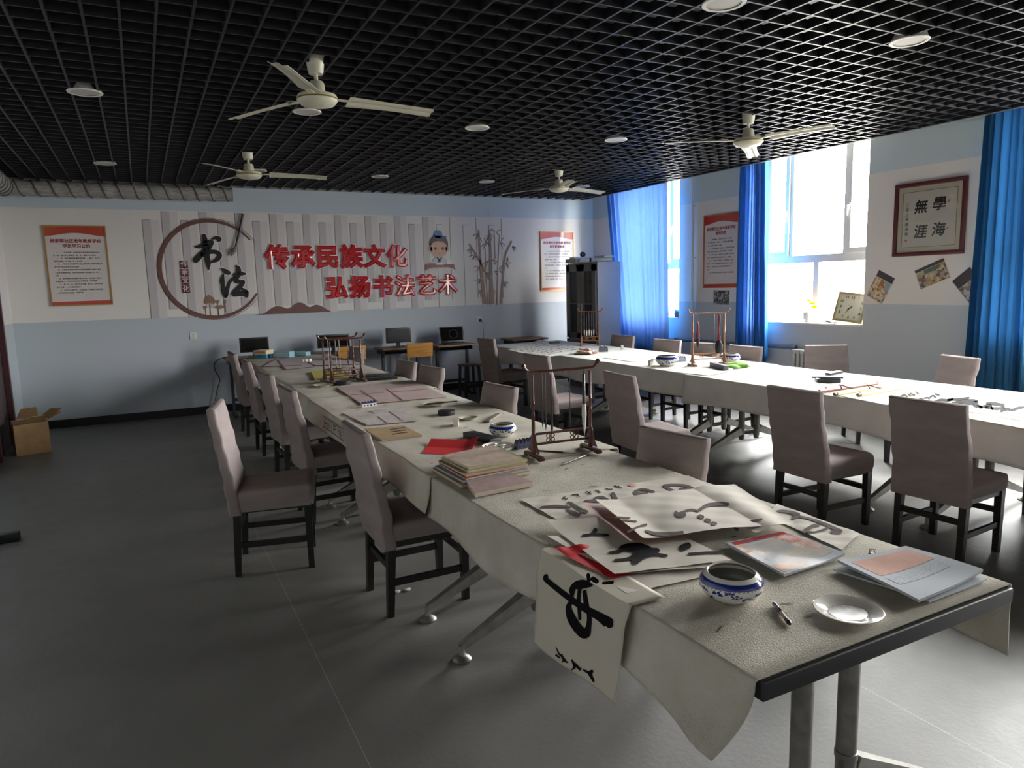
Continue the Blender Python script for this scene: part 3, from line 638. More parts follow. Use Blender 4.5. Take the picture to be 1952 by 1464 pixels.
# downlights
DL = []
def downlight(x, y, label):
    if not DL:
        t = thing('ceiling_downlight', label, 'ceiling light', (x, y, ZC-.008), 0, 'round downlights in the grille')
        b = MB(); b.lathe([(.085, .002), (.085, .0), (.105, .0), (.108, .005), (.1, .012), (.085, .06), (.084, .06), (.08, .012)], 32, (0, 0, 0)); b.build('trim_ring', mat('light_trim', '#d9d7d2', .35), t)
        b = MB(); b.disc((0, 0, .004), .086, .01, 32); b.build('diffuser', mat('light_diffuser', '#bdb9b2', .5), t)
        b = MB(); b.lathe([(.07, .014), (.07, .5), (.065, .5), (.065, .014)], 16); b.build('light_can', BLACK, t); DL.append(t)
    else: dup(DL[0], (x, y, ZC-.008), 0, label)
for x, y, lb in ((-.21, 5.70, 'round downlight at the left between grille and left wall in front of far row'), (-.205, 8.63, 'round downlight nearest the wrapped duct on the left'), (1.25, 5.71, 'round downlight just behind the nearest left ceiling fan'), (1.29, 8.635, 'round downlight behind the far left ceiling fan'),
                 (2.70, 5.76, 'round downlight in mid ceiling right of the large left fan'), (2.72, 8.63, 'round downlight above the middle of the mural'), (4.165, 5.77, 'round downlight left of the right ceiling fan'), (4.168, 8.645, 'round downlight left of the far right fan'),
                 (2.675, 2.80, 'round downlight cut off by the top edge of the picture'), (4.105, 2.79, 'round downlight at the top right with bright rim'), (5.67, 8.66, 'round downlight behind the far right fan blades')):
    downlight(x, y, lb)

# ceiling fans
FANM = mat('cream_fan_enamel', '#cfcbb6', .35); FANB = mat('cream_fan_blade', '#c6c2ae', .45, var=.06, vscale=8); BRASS = mat('fan_brass', '#a08a4c', .3, .7)
def make_fan(label, x, y, ang):
    t = thing('ceiling_fan', label, 'ceiling fan', (x, y, 2.70), 0, 'three blade ceiling fans')
    b = MB(); b.lathe([(0, .19), (.042, .19), (.047, .21), (.056, .285), (.064, .295), (.066, .305), (.0, .305)], 24); b.build('canopy', FANM, t)
    b = MB(); b.tube([(0, 0, .12), (0, 0, .8)], .012, 10); b.build('down_rod', FANM, t)
    b = MB(); b.lathe([(.0, .148), (.036, .148), (.046, .135), (.052, .08), (.07, .075), (.115, .066), (.122, .05), (.12, .035), (.10, .012), (.05, .0), (0, -.002)], 32); mo = b.build('motor_housing', FANM, t)
    b = MB(); b.lathe([(.1215, .047), (.1235, .045), (.1235, .040), (.1215, .038)], 32); b.build('brass_ring', BRASS, mo)
    for k in range(3):
        a = math.radians(ang+120*k); R = Matrix.Rotation(a, 4, 'Z')
        b = MB(); b.M = R @ Matrix.Rotation(math.radians(-13), 4, 'X')
        def fn(s, q):
            w = .062-.012*s+.004*math.cos(s*6); return (.19+.56*s, (q-.5)*2*w, .052-.018*s*s+.004*math.cos(q*math.pi*4)-.004*(2*q-1)**2)
        b.slab(fn, 10, 12, .002); bl = b.build('blade', FANB, t)
        b = MB(); b.M = R; b.box((.155, 0, .052), (.11, .035, .006)); b.box((.215, 0, .056), (.05, .06, .006)); b.build('blade_bracket', FANM, bl)
    return t
make_fan('large cream ceiling fan nearest the camera on the left', 1.058, 4.53, 2)
make_fan('small looking cream ceiling fan near the wrapped duct end', 1.062, 7.62, -7)
make_fan('cream ceiling fan close to the window with the clock', 4.675, 4.585, 40)
make_fan('cream ceiling fan farthest away near the back wall and blue curtain', 4.645, 7.61, 10)
# ------------------------------------------------------------------ folding tables
TOPM = mat('dark_table_laminate', '#4a443f', .45); EDGE = mat('black_table_edge', '#1d1d20', .6)
STEEL = mat('dull_steel_tube', '#8e8b86', .38, .75, var=.2, vscale=25); STEELD = mat('dark_steel_bracket', '#2a2a2d', .45, .3)
CAST = mat('cast_aluminium_foot', '#a5a29c', .35, .7, var=.15, vscale=18)
TH = .75
def make_table(label, x0, x1, y0, y1, group):
    cx, cy_ = (x0+x1)/2, (y0+y1)/2; w, L = x1-x0, y1-y0
    t = thing('folding_table', label, 'table', (cx, cy_, 0), 0, group)
    b = MB(); b.box((0, 0, TH-.012), (w-.004, L-.004, .022)); b.build('tabletop', TOPM, t, smooth_deg=0)
    b = MB()
    for c, d in (((0, -L/2+.006, TH-.021), (w, .012, .042)), ((0, L/2-.006, TH-.021), (w, .012, .042)), ((-w/2+.006, 0, TH-.021), (.012, L-.02, .042)), ((w/2-.006, 0, TH-.021), (.012, L-.02, .042))): b.box(c, d, .004)
    b.build('edge_band', EDGE, t)
    for s in (-1, 1):
        ye = s*(L/2-.21)
        for q in (-1, 1):
            xc = q*.093; b = MB(); b.lathe([(0, .135), (.018, .137), (.026, .15), (.028, .17), (.028, .71)], 20, (xc, ye, 0)); b.lathe([(.031, .255), (.031, .275), (.028, .277)], 20, (xc, ye, 0)); b.build('leg_column', STEEL, t)
            b = MB(); xo = q*(w/2+.02-.02); a = Vector((xc+q*.02, ye, .225)); e2 = Vector((xo, ye, .062))
            up = Vector((0, 1, 0)); dd = (e2-a).normalized(); nn = dd.cross(up).normalized()
            vs = []
            for p, hh, ww in ((a, .034, .025), (e2, .014, .014)): vs += [p+nn*hh*i+up*ww*j for i, j in ((-1, -1), (1, -1), (1, 1), (-1, 1))]
            b.add(vs, [(0, 1, 2, 3), (7, 6, 5, 4), (0, 4, 5, 1), (1, 5, 6, 2), (2, 6, 7, 3), (3, 7, 4, 0)])
            b.tube([(xo, ye, .068), (xo, ye, .03)], .013, 10); ft = b.build('foot_arm', CAST, t, smooth_deg=25)
            b = MB(); b.lathe([(0, 0), (.042, 0), (.043, .008), (.032, .018), (.015, .026), (.012, .04), (0, .04)], 20, (xo, ye, 0)); b.build('foot_pad', STEEL, ft)
        b = MB(); b.box((0, ye, TH-.036), (.32, .07, .012)); b.box((0, ye, .20), (.2, .03, .03))
        for q in (-1, 1):
            b.beam((q*.093-.09-.02*0, ye-s*.03, TH-.04), (q*.093-.012, ye-s*.03, TH-.20), .006, .05, (0, 1, 0)); b.beam((q*.093, ye-s*.015, TH-.04), (q*.093, ye-s*.26, TH-.04), .03, .02)
        b.build('folding_bracket', STEELD, t, smooth_deg=0)
    return t
GL = 'tables of the left row'; GR = 'tables of the right row'
make_table('nearest table of the left row, its black edge bare at the front', 1.095, 2.03, 1.0, 2.87, GL)
make_table('second table of the left row under the felt cloth by the blue bowl', 1.10, 2.08, 2.875, 4.93, GL)
make_table('third table of the left row, under the wide four posted brush rack', 1.11, 2.11, 4.935, 7.1, GL)
make_table('last table of the left row, ending at the monitor desk by the back wall', 1.12, 2.13, 7.105, 9.35, GL)
make_table('nearest table of the right row running out of the picture', 4.30, 5.41, .85, 2.85, GR)
make_table('table of the right row under the scrolls and the long calligraphy', 4.31, 5.42, 2.855, 4.9, GR)
make_table('table of the right row under the rack with the red brush', 4.32, 5.43, 4.905, 6.95, GR)
make_table('last table of the right row in front of the steel cabinet', 4.33, 5.46, 6.955, 8.95, GR)

# felt cloths
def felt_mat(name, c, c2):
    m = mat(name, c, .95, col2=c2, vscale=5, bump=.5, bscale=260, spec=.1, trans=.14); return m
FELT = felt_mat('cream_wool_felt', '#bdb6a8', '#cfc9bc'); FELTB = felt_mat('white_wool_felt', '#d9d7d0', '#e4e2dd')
TZ = .7585
def cloth(label, x0, x1, y0, y1, dl, dr, mm, seed, tipL=0., tipR=0., zt=TZ, group='felt cloths on the tables', flareL=.02, hemn=0.):
    """dl, dr: drop at left / right edge; the sheet runs up, over the table and down again"""
    r = random.Random(seed); ph = [r.uniform(0, 6.28) for _ in range(6)]; rad = .012
    nu = 40; L = y1-y0; nv = max(24, int(L*22))
    def fn(s, t):
        y = y0+L*t
        wob = .006*math.sin(3.1*y+ph[0])+.004*math.sin(7.3*y+ph[1])
        d1 = dl*(1+.10*math.sin(2.2*y+ph[2])+.06*math.sin(5.9*y+ph[3])); d2 = dr*(1+.10*math.sin(2.5*y+ph[4])+.06*math.sin(6.1*y+ph[5]))
        u = s*8
        if u < 2:                                   # left drop
            k = 1-u/2; fl = flareL*k*k*(1+.7*math.sin(6*y+ph[1])) + tipL*k*k*math.exp(-((y-y0)/.16)**2)
            return (x0-.014+wob*.6-fl, y+tipL*.6*k*k*math.exp(-((y-y0)/.16)**2), zt-rad-d1*k)
        if u < 3:
            a = (u-2)*math.pi/2; return (x0+wob*.6-.014+rad*(1-math.cos(a)), y, zt-rad+rad*math.sin(a))
        if u < 5:
            k = (u-3)/2; X0 = x0+wob*.6-.014+rad; X1 = x1+wob*.5+.014-rad
            return (X0+(X1-X0)*k, y, zt+.0012*math.sin(9*y+4*k+ph[0])*math.sin(math.pi*k))
        if u < 6:
            a = (u-5)*math.pi/2; return (x1+wob*.5+.014-rad*(1-math.sin(a)), y, zt-rad+rad*math.cos(a))
        k = (u-6)/2; return (x1+.014+wob*.5+.008*k*k+tipR*k*k*math.exp(-((y-y0)/.16)**2), y, zt-rad-d2*k)
    b = MB(); b.grid(fn, nu, nv); o = b.build('felt_tablecloth', mm, world=True, smooth_deg=180)
    md = o.modifiers.new('thickness', 'SOLIDIFY'); md.thickness = .0045; md.offset = -1
    return tag(o, label, 'tablecloth', group)
# the sheet is parametrised evenly in pieces, so remap s to keep vertices at the bends
cA = cloth('cream felt cloth on the nearest left table with a pointed hanging corner', 1.095, 2.03, 1.012, 2.93, .175, .19, FELT, 4, .06, .0)
cB = cloth('cream felt cloth with brush trial marks, beside the blue bowl in the left row', 1.09, 2.09, 2.90, 5.56, .145, .15, FELT, 9, zt=TZ+.0035)
cC = cloth('cream felt cloth at the far end of the left row under the four posted rack', 1.11, 2.13, 5.53, 9.40, .15, .15, FELT, 14, zt=TZ+.001)
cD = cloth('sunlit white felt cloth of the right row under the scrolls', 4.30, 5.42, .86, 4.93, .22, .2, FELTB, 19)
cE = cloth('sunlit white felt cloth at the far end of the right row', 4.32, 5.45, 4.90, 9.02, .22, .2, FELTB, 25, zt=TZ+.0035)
# ink trial marks and stamp-like writing on the hanging edges
INKF = mat('faded_ink_mark', '#4d4038', .8)
def marks(cl, pts, mm, name='ink_marks', w=.012):
    b = MB()
    for st in pts: b.ribbon(st, 1, lambda x, y: Vector((x, y, 0)), sub=4)
    return b
b = MB(); xs_ = 1.057
LET = [[(0, 0), (0, 1)], [(0, .5), (.5, .5)], [(.5, 0), (.5, 1)], [(.85, 0), (.95, 1)], [(1.35, 0), (1.35, 1)], [(1.75, 0), (1.75, 1)], [(1.75, 1), (2.2, 1)], [(1.75, .5), (2.1, .5)], [(2.55, 0), (2.55, 1)], [(2.55, 1), (3.0, 0)], [(3.0, 0), (3.0, 1)]]
def edge_surf(a, z): return Vector((xs_, 4.95-a, z))
for p, q in LET: b.ribbon([(.05+p[0]*.15, .665+p[1]*.045, .010), (.05+q[0]*.15, .665+q[1]*.045, .010)], 1, edge_surf, sub=4)
for z in (.65, .725): b.ribbon([(0, z, .006), (.25, z, .006), (.56, z, .006)], 1, edge_surf, sub=4)
b.build('stamped_lettering', INKF, cB, world=True, smooth_deg=0)
def edge_spots(cl, xe, spots, out):
    b = MB()
    for y, z, w, h in spots: b.ribbon([(y, z, w), (y+h*.4, z+h*.6, w*.6), (y+h*.2, z+h, w*.4)], 1, lambda a, z_: Vector((xe, a, z_)), sub=3)
    b.build('ink_stains', INKF, cl, world=True, smooth_deg=0)['kind'] = 'stuff'
def top_spots(cl, x0, x1, y0, y1, n, z, seed):
    r = random.Random(seed); b = MB()
    for _ in range(n):
        x, y = r.uniform(x0, x1), r.uniform(y0, y1); l = r.uniform(.01, .05); a = r.uniform(-.5, .5)
        b.ribbon([(x, y, r.uniform(.002, .006)), (x+l*.5*math.cos(a), y+l*.5*math.sin(a), r.uniform(.003, .009)), (x+l*math.cos(a), y+l*math.sin(a), .002)], 1, lambda p, q: Vector((p, q, z)), sub=3)
    b.build('ink_stains', INKF, cl, world=True, smooth_deg=0)['kind'] = 'stuff'
top_spots(cA, 1.14, 2.0, 1.1, 2.85, 26, TZ+.0022, 3); top_spots(cB, 1.15, 2.05, 3.0, 5.4, 40, TZ+.0055, 5); top_spots(cC, 1.15, 2.1, 5.7, 9.2, 24, TZ+.003, 7)
top_spots(cD, 4.4, 5.3, 1.4, 4.8, 18, TZ+.0022, 8); top_spots(cE, 4.4, 5.35, 5.2, 8.6, 40, TZ+.0055, 9)

# ------------------------------------------------------------------ slip-covered dining chairs
COV = mat('mauve_grey_chair_cover', '#8c807e', .9, var=.08, vscale=5, bump=.5, bscale=7, spec=.15, stretch=(1, 1, 3))
WOOD = mat('black_stained_wood', '#191515', .35, var=.2, vscale=12)
def rrect(hw, hd, r=.02, n=5):
    p = []
    for sx_, sy_, a0 in ((1, 1, 0), (-1, 1, 90), (-1, -1, 180), (1, -1, 270)):
        for i in range(n):
            a = math.radians(a0+90*i/(n-1)); p.append((sx_*(hw-r)+r*math.cos(a), sy_*(hd-r)+r*math.sin(a)))
    return p
def chair_mesh(seed):
    """faces +x; back at -x"""
    r = random.Random(seed); ph = [r.uniform(0, 6.28) for _ in range(8)]; ear = (r.uniform(.4, 1), r.uniform(.4, 1))
    t = bpy.data.objects.new('dining_chair', None); t.empty_display_size = .1; COL.objects.link(t)
    # seat cover
    b = MB(); R = []
    for z, g in ((.368, -.004), (.40, .002), (.44, .004), (.455, 0), (.466, -.012), (.472, -.05), (.474, -.12)):
        q = []
        for i, (x, y) in enumerate(rrect(.215+g, .205+g, .03, 7)):
            wz = (.010*math.sin(9*y+ph[0])+.008*math.sin(14*x+ph[1])) if z < .39 else (.006*math.sin(17*x+ph[2])*math.sin(15*y+ph[3]) if z > .46 else 0)
            k = .004*math.sin(40*(x+y)+ph[4]) if z < .45 else 0
            q.append((x+.015+k*(x > 0), y+k, z+wz+ (.012 if (x > .15 and abs(y) > .15 and z > .45) else 0)))
        R.append(q)
    b.rings(R); b.build('seat', COV, t, smooth_deg=60)
    # backrest cover
    b = MB(); R = []; n = 26
    for i in range(n+1):
        k = i/n; z = .345+.555*k; xc = -.195-.085*k**1.25; hd = .033-.009*k; hw = .212-.004*k
        q = []
        for x, y in rrect(hd, hw, .014, 5):
            wr = .0055*math.sin(26*z+ph[0]+3*y)*math.sin(9*y+ph[5]) + .003*math.sin(55*z+ph[6]+7*y)
            e_ = 0
            if k > .9:
                m_ = (k-.9)/.1; yy = y/hw; e_ = m_*(.034*max(0, abs(yy)-.6)/.4*(ear[0] if yy > 0 else ear[1]) - .016*(1-yy*yy)+.004*math.sin(8*yy+ph[7]))
            q.append((xc+x+wr, y+.004*math.sin(11*z+ph[1]), z+e_))
        R.append(q)
    q = [(x*.0+(-.28)+(x+.28)*.45, y*.965, z+.004) for x, y, z in R[-1]]; R.append(q)
    b.rings(R); b.build('backrest', COV, t, smooth_deg=60)
    for sx_, sy_, nm in ((1, 1, 0), (1, -1, 0), (-1, 1, 1), (-1, -1, 1)):
        b = MB(); x, y = sx_*.185+.01*(sx_ > 0), sy_*.178; x2 = x - (.022 if sx_ < 0 else 0)
        vs = [(x2+i*.016, y+j*.016, 0) for i, j in ((-1, -1), (1, -1), (1, 1), (-1, 1))] + [(x+i*.021, y+j*.021, .40) for i, j in ((-1, -1), (1, -1), (1, 1), (-1, 1))]
        b.add(vs, [(3, 2, 1, 0), (4, 5, 6, 7), (0, 1, 5, 4), (1, 2, 6, 5), (2, 3, 7, 6), (3, 0, 4, 7)]); b.build('leg', WOOD, t, smooth_deg=0)
    for s in (-1, 1):
        b = MB(); b.box((.0, s*.178, .17), (.37, .019, .032)); b.build('stretcher', WOOD, t, smooth_deg=0)
    b = MB(); b.box((-.195, 0, .25), (.019, .34, .032)); b.build('stretcher', WOOD, t, smooth_deg=0)
    b = MB(); b.box((.195, 0, .25), (.019, .34, .032)); b.build('stretcher', WOOD, t, smooth_deg=0)
    b = MB(); b.box((0, .18, .375), (.35, .02, .05)); b.box((0, -.18, .375), (.35, .02, .05)); b.box((.196, 0, .375), (.02, .34, .05)); b.build('seat_rail', WOOD, t, smooth_deg=0)
    return t
protos = [chair_mesh(s) for s in (2, 5, 12)]; used = [False]*3; nch = 0
def chair(x, y, deg, sz, label, group, kind=None):
    global nch
    k = nch % 3 if kind is None else kind; nch += 1
    if not used[k]:
        o = protos[k]; used[k] = True; o.location = (x, y, 0); o.rotation_euler = (0, 0, math.radians(deg)); tag(o, label, 'chair', group); o.scale = (1, 1, sz)
    else:
        o = dup(protos[k], (x, y, 0), math.radians(deg), label, group, (1, 1, sz))
    return o
G1 = 'covered chairs along the left side of the left row'; G2 = 'covered chairs on the aisle side of the left row'
G3 = 'covered chairs on the aisle side of the right row'; G4 = 'covered chairs on the window side of the right row'
chair(.60, 4.27, -13, 1.045, 'covered chair standing apart in the open floor left of the left row', G1)
chair(1.16, 3.39, 0, 1.0, 'covered chair pushed under the left table nearest the camera, on its left side', G1)
chair(1.12, 5.03, 3, 1.01, 'covered chair on the left of the left row beside the stamped cloth edge', G1)
chair(1.14, 6.13, 4, 1.0, 'third covered chair along the left side of the left row', G1)
chair(1.14, 7.33, 2, 1.0, 'fourth covered chair along the left side of the left row', G1)
chair(1.13, 8.42, 2, 1.0, 'farthest covered chair on the left side of the left row by the black monitor', G1)
chair(1.935, 2.57, 188, .95, 'covered chair back rising beside the calligraphy sheets on the left table', G2)
chair(1.935, 4.44, 187, .965, 'covered chair back beside the wooden ruler on the aisle side of the left row', G2)
chair(1.965, 5.86, 187, .965, 'covered chair back beside the large pink printed sheet', G2)
chair(1.965, 6.55, 184, .965, 'covered chair back next to the dark paperweights, in front of a student chair', G2)
chair(1.975, 8.40, 186, .965, 'covered chair back behind the four posted brush rack by the back wall', G2)
chair(4.05, 2.37, 4, .985, 'covered chair at the right row nearest the camera, facing the window', G3)
chair(3.85, 3.07, -2, .985, 'dark looking covered chair at the right row, second from the camera', G3)
chair(3.42, 4.30, -4, .985, 'covered chair with a wrinkled seat standing in the aisle near the bracket legs', G3)
chair(3.67, 6.05, 5, .985, 'covered chair in the aisle seen through the near brush rack', G3)
chair(4.22, 8.35, 4, .985, 'farthest covered chair of the aisle beside the laptop desk', G3)
chair(5.28, 2.30, 184, .965, 'covered chair whose front leg alone shows under the cloth at the right picture edge', G4)
chair(5.69, 3.57, 158, .99, 'covered chair on the window side in front of the teal curtain', G4)
chair(5.93, 4.64, 236, .985, 'pale sunlit covered chair in front of the radiator', G4)
chair(5.32, 5.44, 186, .965, 'covered chair directly behind the rack with the red brush', G4)
chair(5.31, 6.04, 184, .965, 'covered chair left of the rack with the red brush, overlapped by its neighbour', G4)
chair(5.32, 6.68, 188, .965, 'covered chair in front of the right half of the far blue curtain', G4)
chair(5.32, 7.58, 188, .965, 'farthest covered chair on the window side, at the cabinet end', G4)

# ------------------------------------------------------------------ school desks, monitors, student chairs
DESKW = mat('worn_desk_wood', '#8a6a4e', .5, col2='#6d5340', vscale=5, stretch=(1, 12, 12)); DESKM = mat('dark_desk_steel', '#34363a', .45)
def desk(label, cx, cy_, w, d, h):
    t = thing('school_desk', label, 'desk', (cx, cy_, 0), 0, 'school desks along the mural wall')
    b = MB(); b.box((0, 0, h-.012), (w, d, .024), .006); b.build('desktop', DESKW, t)
    b = MB(); b.box((0, .03, h-.085), (w-.08, d-.10, .005)); b.box((-w/2+.05, .03, h-.055), (.004, d-.1, .06)); b.box((w/2-.05, .03, h-.055), (.004, d-.1, .06)); b.box((0, d/2-.03, h-.055), (w-.08, .004, .06)); b.build('book_tray', DESKM, t, smooth_deg=0)
    for s in (-1, 1):
        b = MB(); b.box((s*(w/2-.07), .02, (h-.03)/2+.02), (.035, .05, h-.07)); b.box((s*(w/2-.07), -.02, .02), (.04, d-.02, .035)); b.build('desk_leg', DESKM, t, smooth_deg=0)
    b = MB(); b.box((0, .05, .20), (w-.15, .02, .04)); b.build('crossbar', DESKM, t, smooth_deg=0)
    return t
desk('school desk at the left end of the left row under a black monitor', 1.22, 9.76, .66, .44, .755)
desk('school desk behind the four posted rack under a black monitor', 2.24, 9.78, .66, .44, .745)
desk('school desk under the thick grey screened monitor with a student chair', 3.25, 9.76, .66, .44, .755)
desk('school desk under the open laptop', 4.03, 9.70, .62, .44, .755)
desk('bare school desk between the laptop desk and the steel cabinet', 5.30, 9.80, .62, .44, .765)
SCR = mat('black_screen', '#0b0b0d', .12); SCRG = mat('grey_screen', '#2c2c30', .2); CASE = mat('black_monitor_case', '#17171a', .4)
def monitor(label, cx, y, z0, z1, w, rz, deep, scr):
    t = thing('computer_monitor', label, 'monitor', (cx, y, z0), math.radians(rz), 'monitors on the school desks'); h = z1-z0
    b = MB(); b.box((0, .0, h/2+.03), (w, .035, h-.06), .006); b.build('screen_case', CASE, t)
    b = MB(); b.box((0, -.0185, h/2+.032), (w-.036, .002, h-.10)); b.build('screen', scr, t, smooth_deg=0)
    if deep:
        b = MB(); b.rings([[(x, .015, z+h/2+.03) for x, z in rrect(w/2-.01, h/2-.04, .02)], [(x, .10, z+h/2+.03) for x, z in rrect(w/2-.05, h/2-.07, .02)], [(x, .16, z+h/2+.03) for x, z in rrect(w/2-.1, h/2-.09, .02)]]); b.build('back_housing', CASE, t)
    b = MB(); b.lathe([(0, 0), (.09, 0), (.09, .008), (.03, .014), (0, .014)], 24, (0, .02, 0)); b.box((0, .03, .06), (.05, .02, .1)); b.build('monitor_stand', CASE, t)
    return t
monitor('black monitor at the left end of the tables beside the blue boxes', 1.26, 9.72, .756, 1.005, .36, 0, False, SCR)
monitor('black monitor seen through the four posted brush rack', 2.30, 9.76, .746, .985, .44, 0, False, SCR)
monitor('monitor with a dull grey screen on the desk with the student chair', 3.23, 9.76, .756, 1.03, .37, 0, True, SCRG)
lt = thing('laptop', 'open black laptop with a round pattern on its screen on the back desk', 'laptop', (4.06, 9.70, .756), math.radians(-4))
b = MB(); b.box((0, -.08, .011), (.37, .25, .02), .004); b.build('laptop_base', CASE, lt)
b = MB(); b.box((0, -.075, .0215), (.32, .11, .002)); b.build('keyboard', BLKP, lt, smooth_deg=0)
b = MB(); b.M = Matrix.Translation((0, .055, .02)) @ Matrix.Rotation(math.radians(-17), 4, 'X'); b.box((0, 0, .115), (.37, .012, .235), .004); ld = b.build('lid', CASE, lt)
b = MB(); b.M = Matrix.Translation((0, .055, .02)) @ Matrix.Rotation(math.radians(-17), 4, 'X'); b.box((0, -.0065, .118), (.335, .002, .195)); b.build('screen', SCR, ld, smooth_deg=0)
b = MB(); b.M = Matrix.Translation((0, .055, .02)) @ Matrix.Rotation(math.radians(-17), 4, 'X') @ Matrix.Rotation(math.radians(90), 4, 'X'); b.lathe([(.062, .0078), (.062, .0088), (.068, .0088), (.068, .0078)], 36, (0.02, .12, 0)); b.build('screen_ring', mat('screen_grey_ring', '#33353b', .3), ld, smooth_deg=0)
PLY = mat('varnished_plywood', '#b5803c', .4, col2='#9c6a2e', vscale=4, stretch=(1, 1, 10)); CHM = mat('grey_chair_steel', '#6c6a66', .4, .4)
def student_chair(label, x, y, rz, z):
    t = thing('student_chair', label, 'chair', (x, y, 0), math.radians(rz), 'plywood student chairs')   # faces +y
    b = MB()
    b.slab(lambda s, q: ((s-.5)*.38, -.17+.36*q, .42+.012*(2*s-1)**2), 8, 6, .012); b.build('seat', PLY, t)
    b = MB(); R = [[(x_, -.175-.02*((zz-.66)/.19)+yy-.03*(1-(x_/.19)**2), zz) for x_, yy in [(-.19, 0), (-.1, 0), (0, 0), (.1, 0), (.19, 0), (.19, .012), (.1, .012), (0, .012), (-.1, .012), (-.19, .012)]] for zz in (.655, .67, .75, .83, .845)]
    b.rings(R); b.build('backrest', PLY, t)
    for s in (-1, 1):
        b = MB(); b.box((s*.165, -.155, .40), (.025, .025, .80)); b.build('leg', CHM, t, smooth_deg=0)
        b = MB(); b.box((s*.165, .16, .205), (.025, .025, .41)); b.build('leg', CHM, t, smooth_deg=0)
        b = MB(); b.box((s*.165, 0, .395), (.022, .30, .025)); b.build('seat_rail', CHM, t, smooth_deg=0)
    return t
student_chair('orange plywood student chair tucked to the desk with the grey screened monitor', 3.30, 9.30, 4, 0)
student_chair('orange plywood student chair behind the four posted brush rack', 2.42, 9.50, 3, 0)
st = thing('wooden_stool', 'small dark wooden stool under the laptop desk', 'stool', (4.17, 9.42, 0), math.radians(4))
b = MB(); b.box((0, 0, .455), (.26, .24, .025), .006); b.build('seat', DESKW, st)
for i in (-1, 1):
    for j in (-1, 1):
        b = MB(); b.beam((i*.125, j*.10, 0), (i*.105, j*.09, .445), .03, .03, (0, 1, 0)); b.build('leg', DESKM, st, smooth_deg=0)
b = MB(); b.box((0, 0, .16), (.22, .02, .025)); b.build('crossbar', DESKM, st, smooth_deg=0)
# loose cable on the left
b = MB(); b.tube(smooth([(1.05, 9.75, .765), (.93, 9.80, .77), (.80, 10.0, .70), (.79, 10.09, .58), (.84, 10.10, .45), (.80, 10.11, .32), (.76, 10.11, .15), (.74, 10.10, .02)], 6), .006, 6)
tag(b.build('power_cable', BLKP, world=True), 'black cable hanging from the left monitor desk down the wall', 'cable')

# ------------------------------------------------------------------ steel cabinet in the corner
CABG = mat('grey_cabinet_steel', '#6f6c66', .4, .1); CABB = mat('lit_cabinet_side', '#98a0a6', .35); CGL = mat('dark_cabinet_glass', '#14161b', .08)  # body paler and bluer than the doors, window light put into its colour
cab = thing('steel_cabinet', 'grey steel cabinet with two glazed doors in the far corner', 'cabinet', (6.20, 9.20, 0), math.radians(0))
cw, cd, ch = .44, .82, 1.9                                          # x depth, y width; doors on the -x side
b = MB(); b.box((.01, 0, ch/2), (cw-.02, cd, ch), .004); b.build('body', CABB, cab)
for s in (-1, 1):
    yc = s*cd/4; b = MB(); x = -cw/2-.006
    y0, y1 = yc-cd/4+.004, yc+cd/4-.004; z0, z1 = .75, ch-.02
    for c, d in ((((y0+y1)/2, z0+.04), (y1-y0, .08)), (((y0+y1)/2, z1-.055), (y1-y0, .11)), ((y0+.05, (z0+z1)/2), (.10, z1-z0-.02)), ((y1-.05, (z0+z1)/2), (.10, z1-z0-.02))): b.box((x, c[0], c[1]), (.02, d[0], d[1]))
    for zz in (1.28,): b.box((x+.004, (y0+y1)/2, zz), (.008, y1-y0-.1, .02))
    dr = b.build('glazed_door', CABG, cab, smooth_deg=0)
    b = MB(); b.box((x+.004, (y0+y1)/2, (z0+z1)/2), (.004, y1-y0-.18, z1-z0-.15)); b.build('door_glass', CGL, dr, smooth_deg=0)
    b = MB(); b.box((x-.012, s*.035, 1.22), (.012, .022, .13), .004); b.build('door_handle', mat('white_handle', '#cfcfca', .35), dr)
    b = MB(); b.box((x, yc, .38), (.02, cd/2-.008, .70)); b.build('lower_door', CABG, cab, smooth_deg=0)
b = MB(); b.disc((-cw/2-.018, .0, 0), 0.0, 0); b = MB()
for z in (1.10, 1.06): b.lathe([(0, 0), (.012, 0), (.012, .006), (0, .006)], 14, (-cw/2-.016, -.045, z), (-1, 0, 0))
b.build('lock', BLKP, cab)
# ------------------------------------------------------------------ small things
PORC = mat('white_porcelain', '#d9d6ce', .12, coat=.5); BLUEP = mat('cobalt_glaze', '#1c2c78', .15, coat=.5); INSIDE = mat('grey_stained_glaze', '#6a6a64', .3)
def on(u, v, z=TZ): return P(u, v, z)
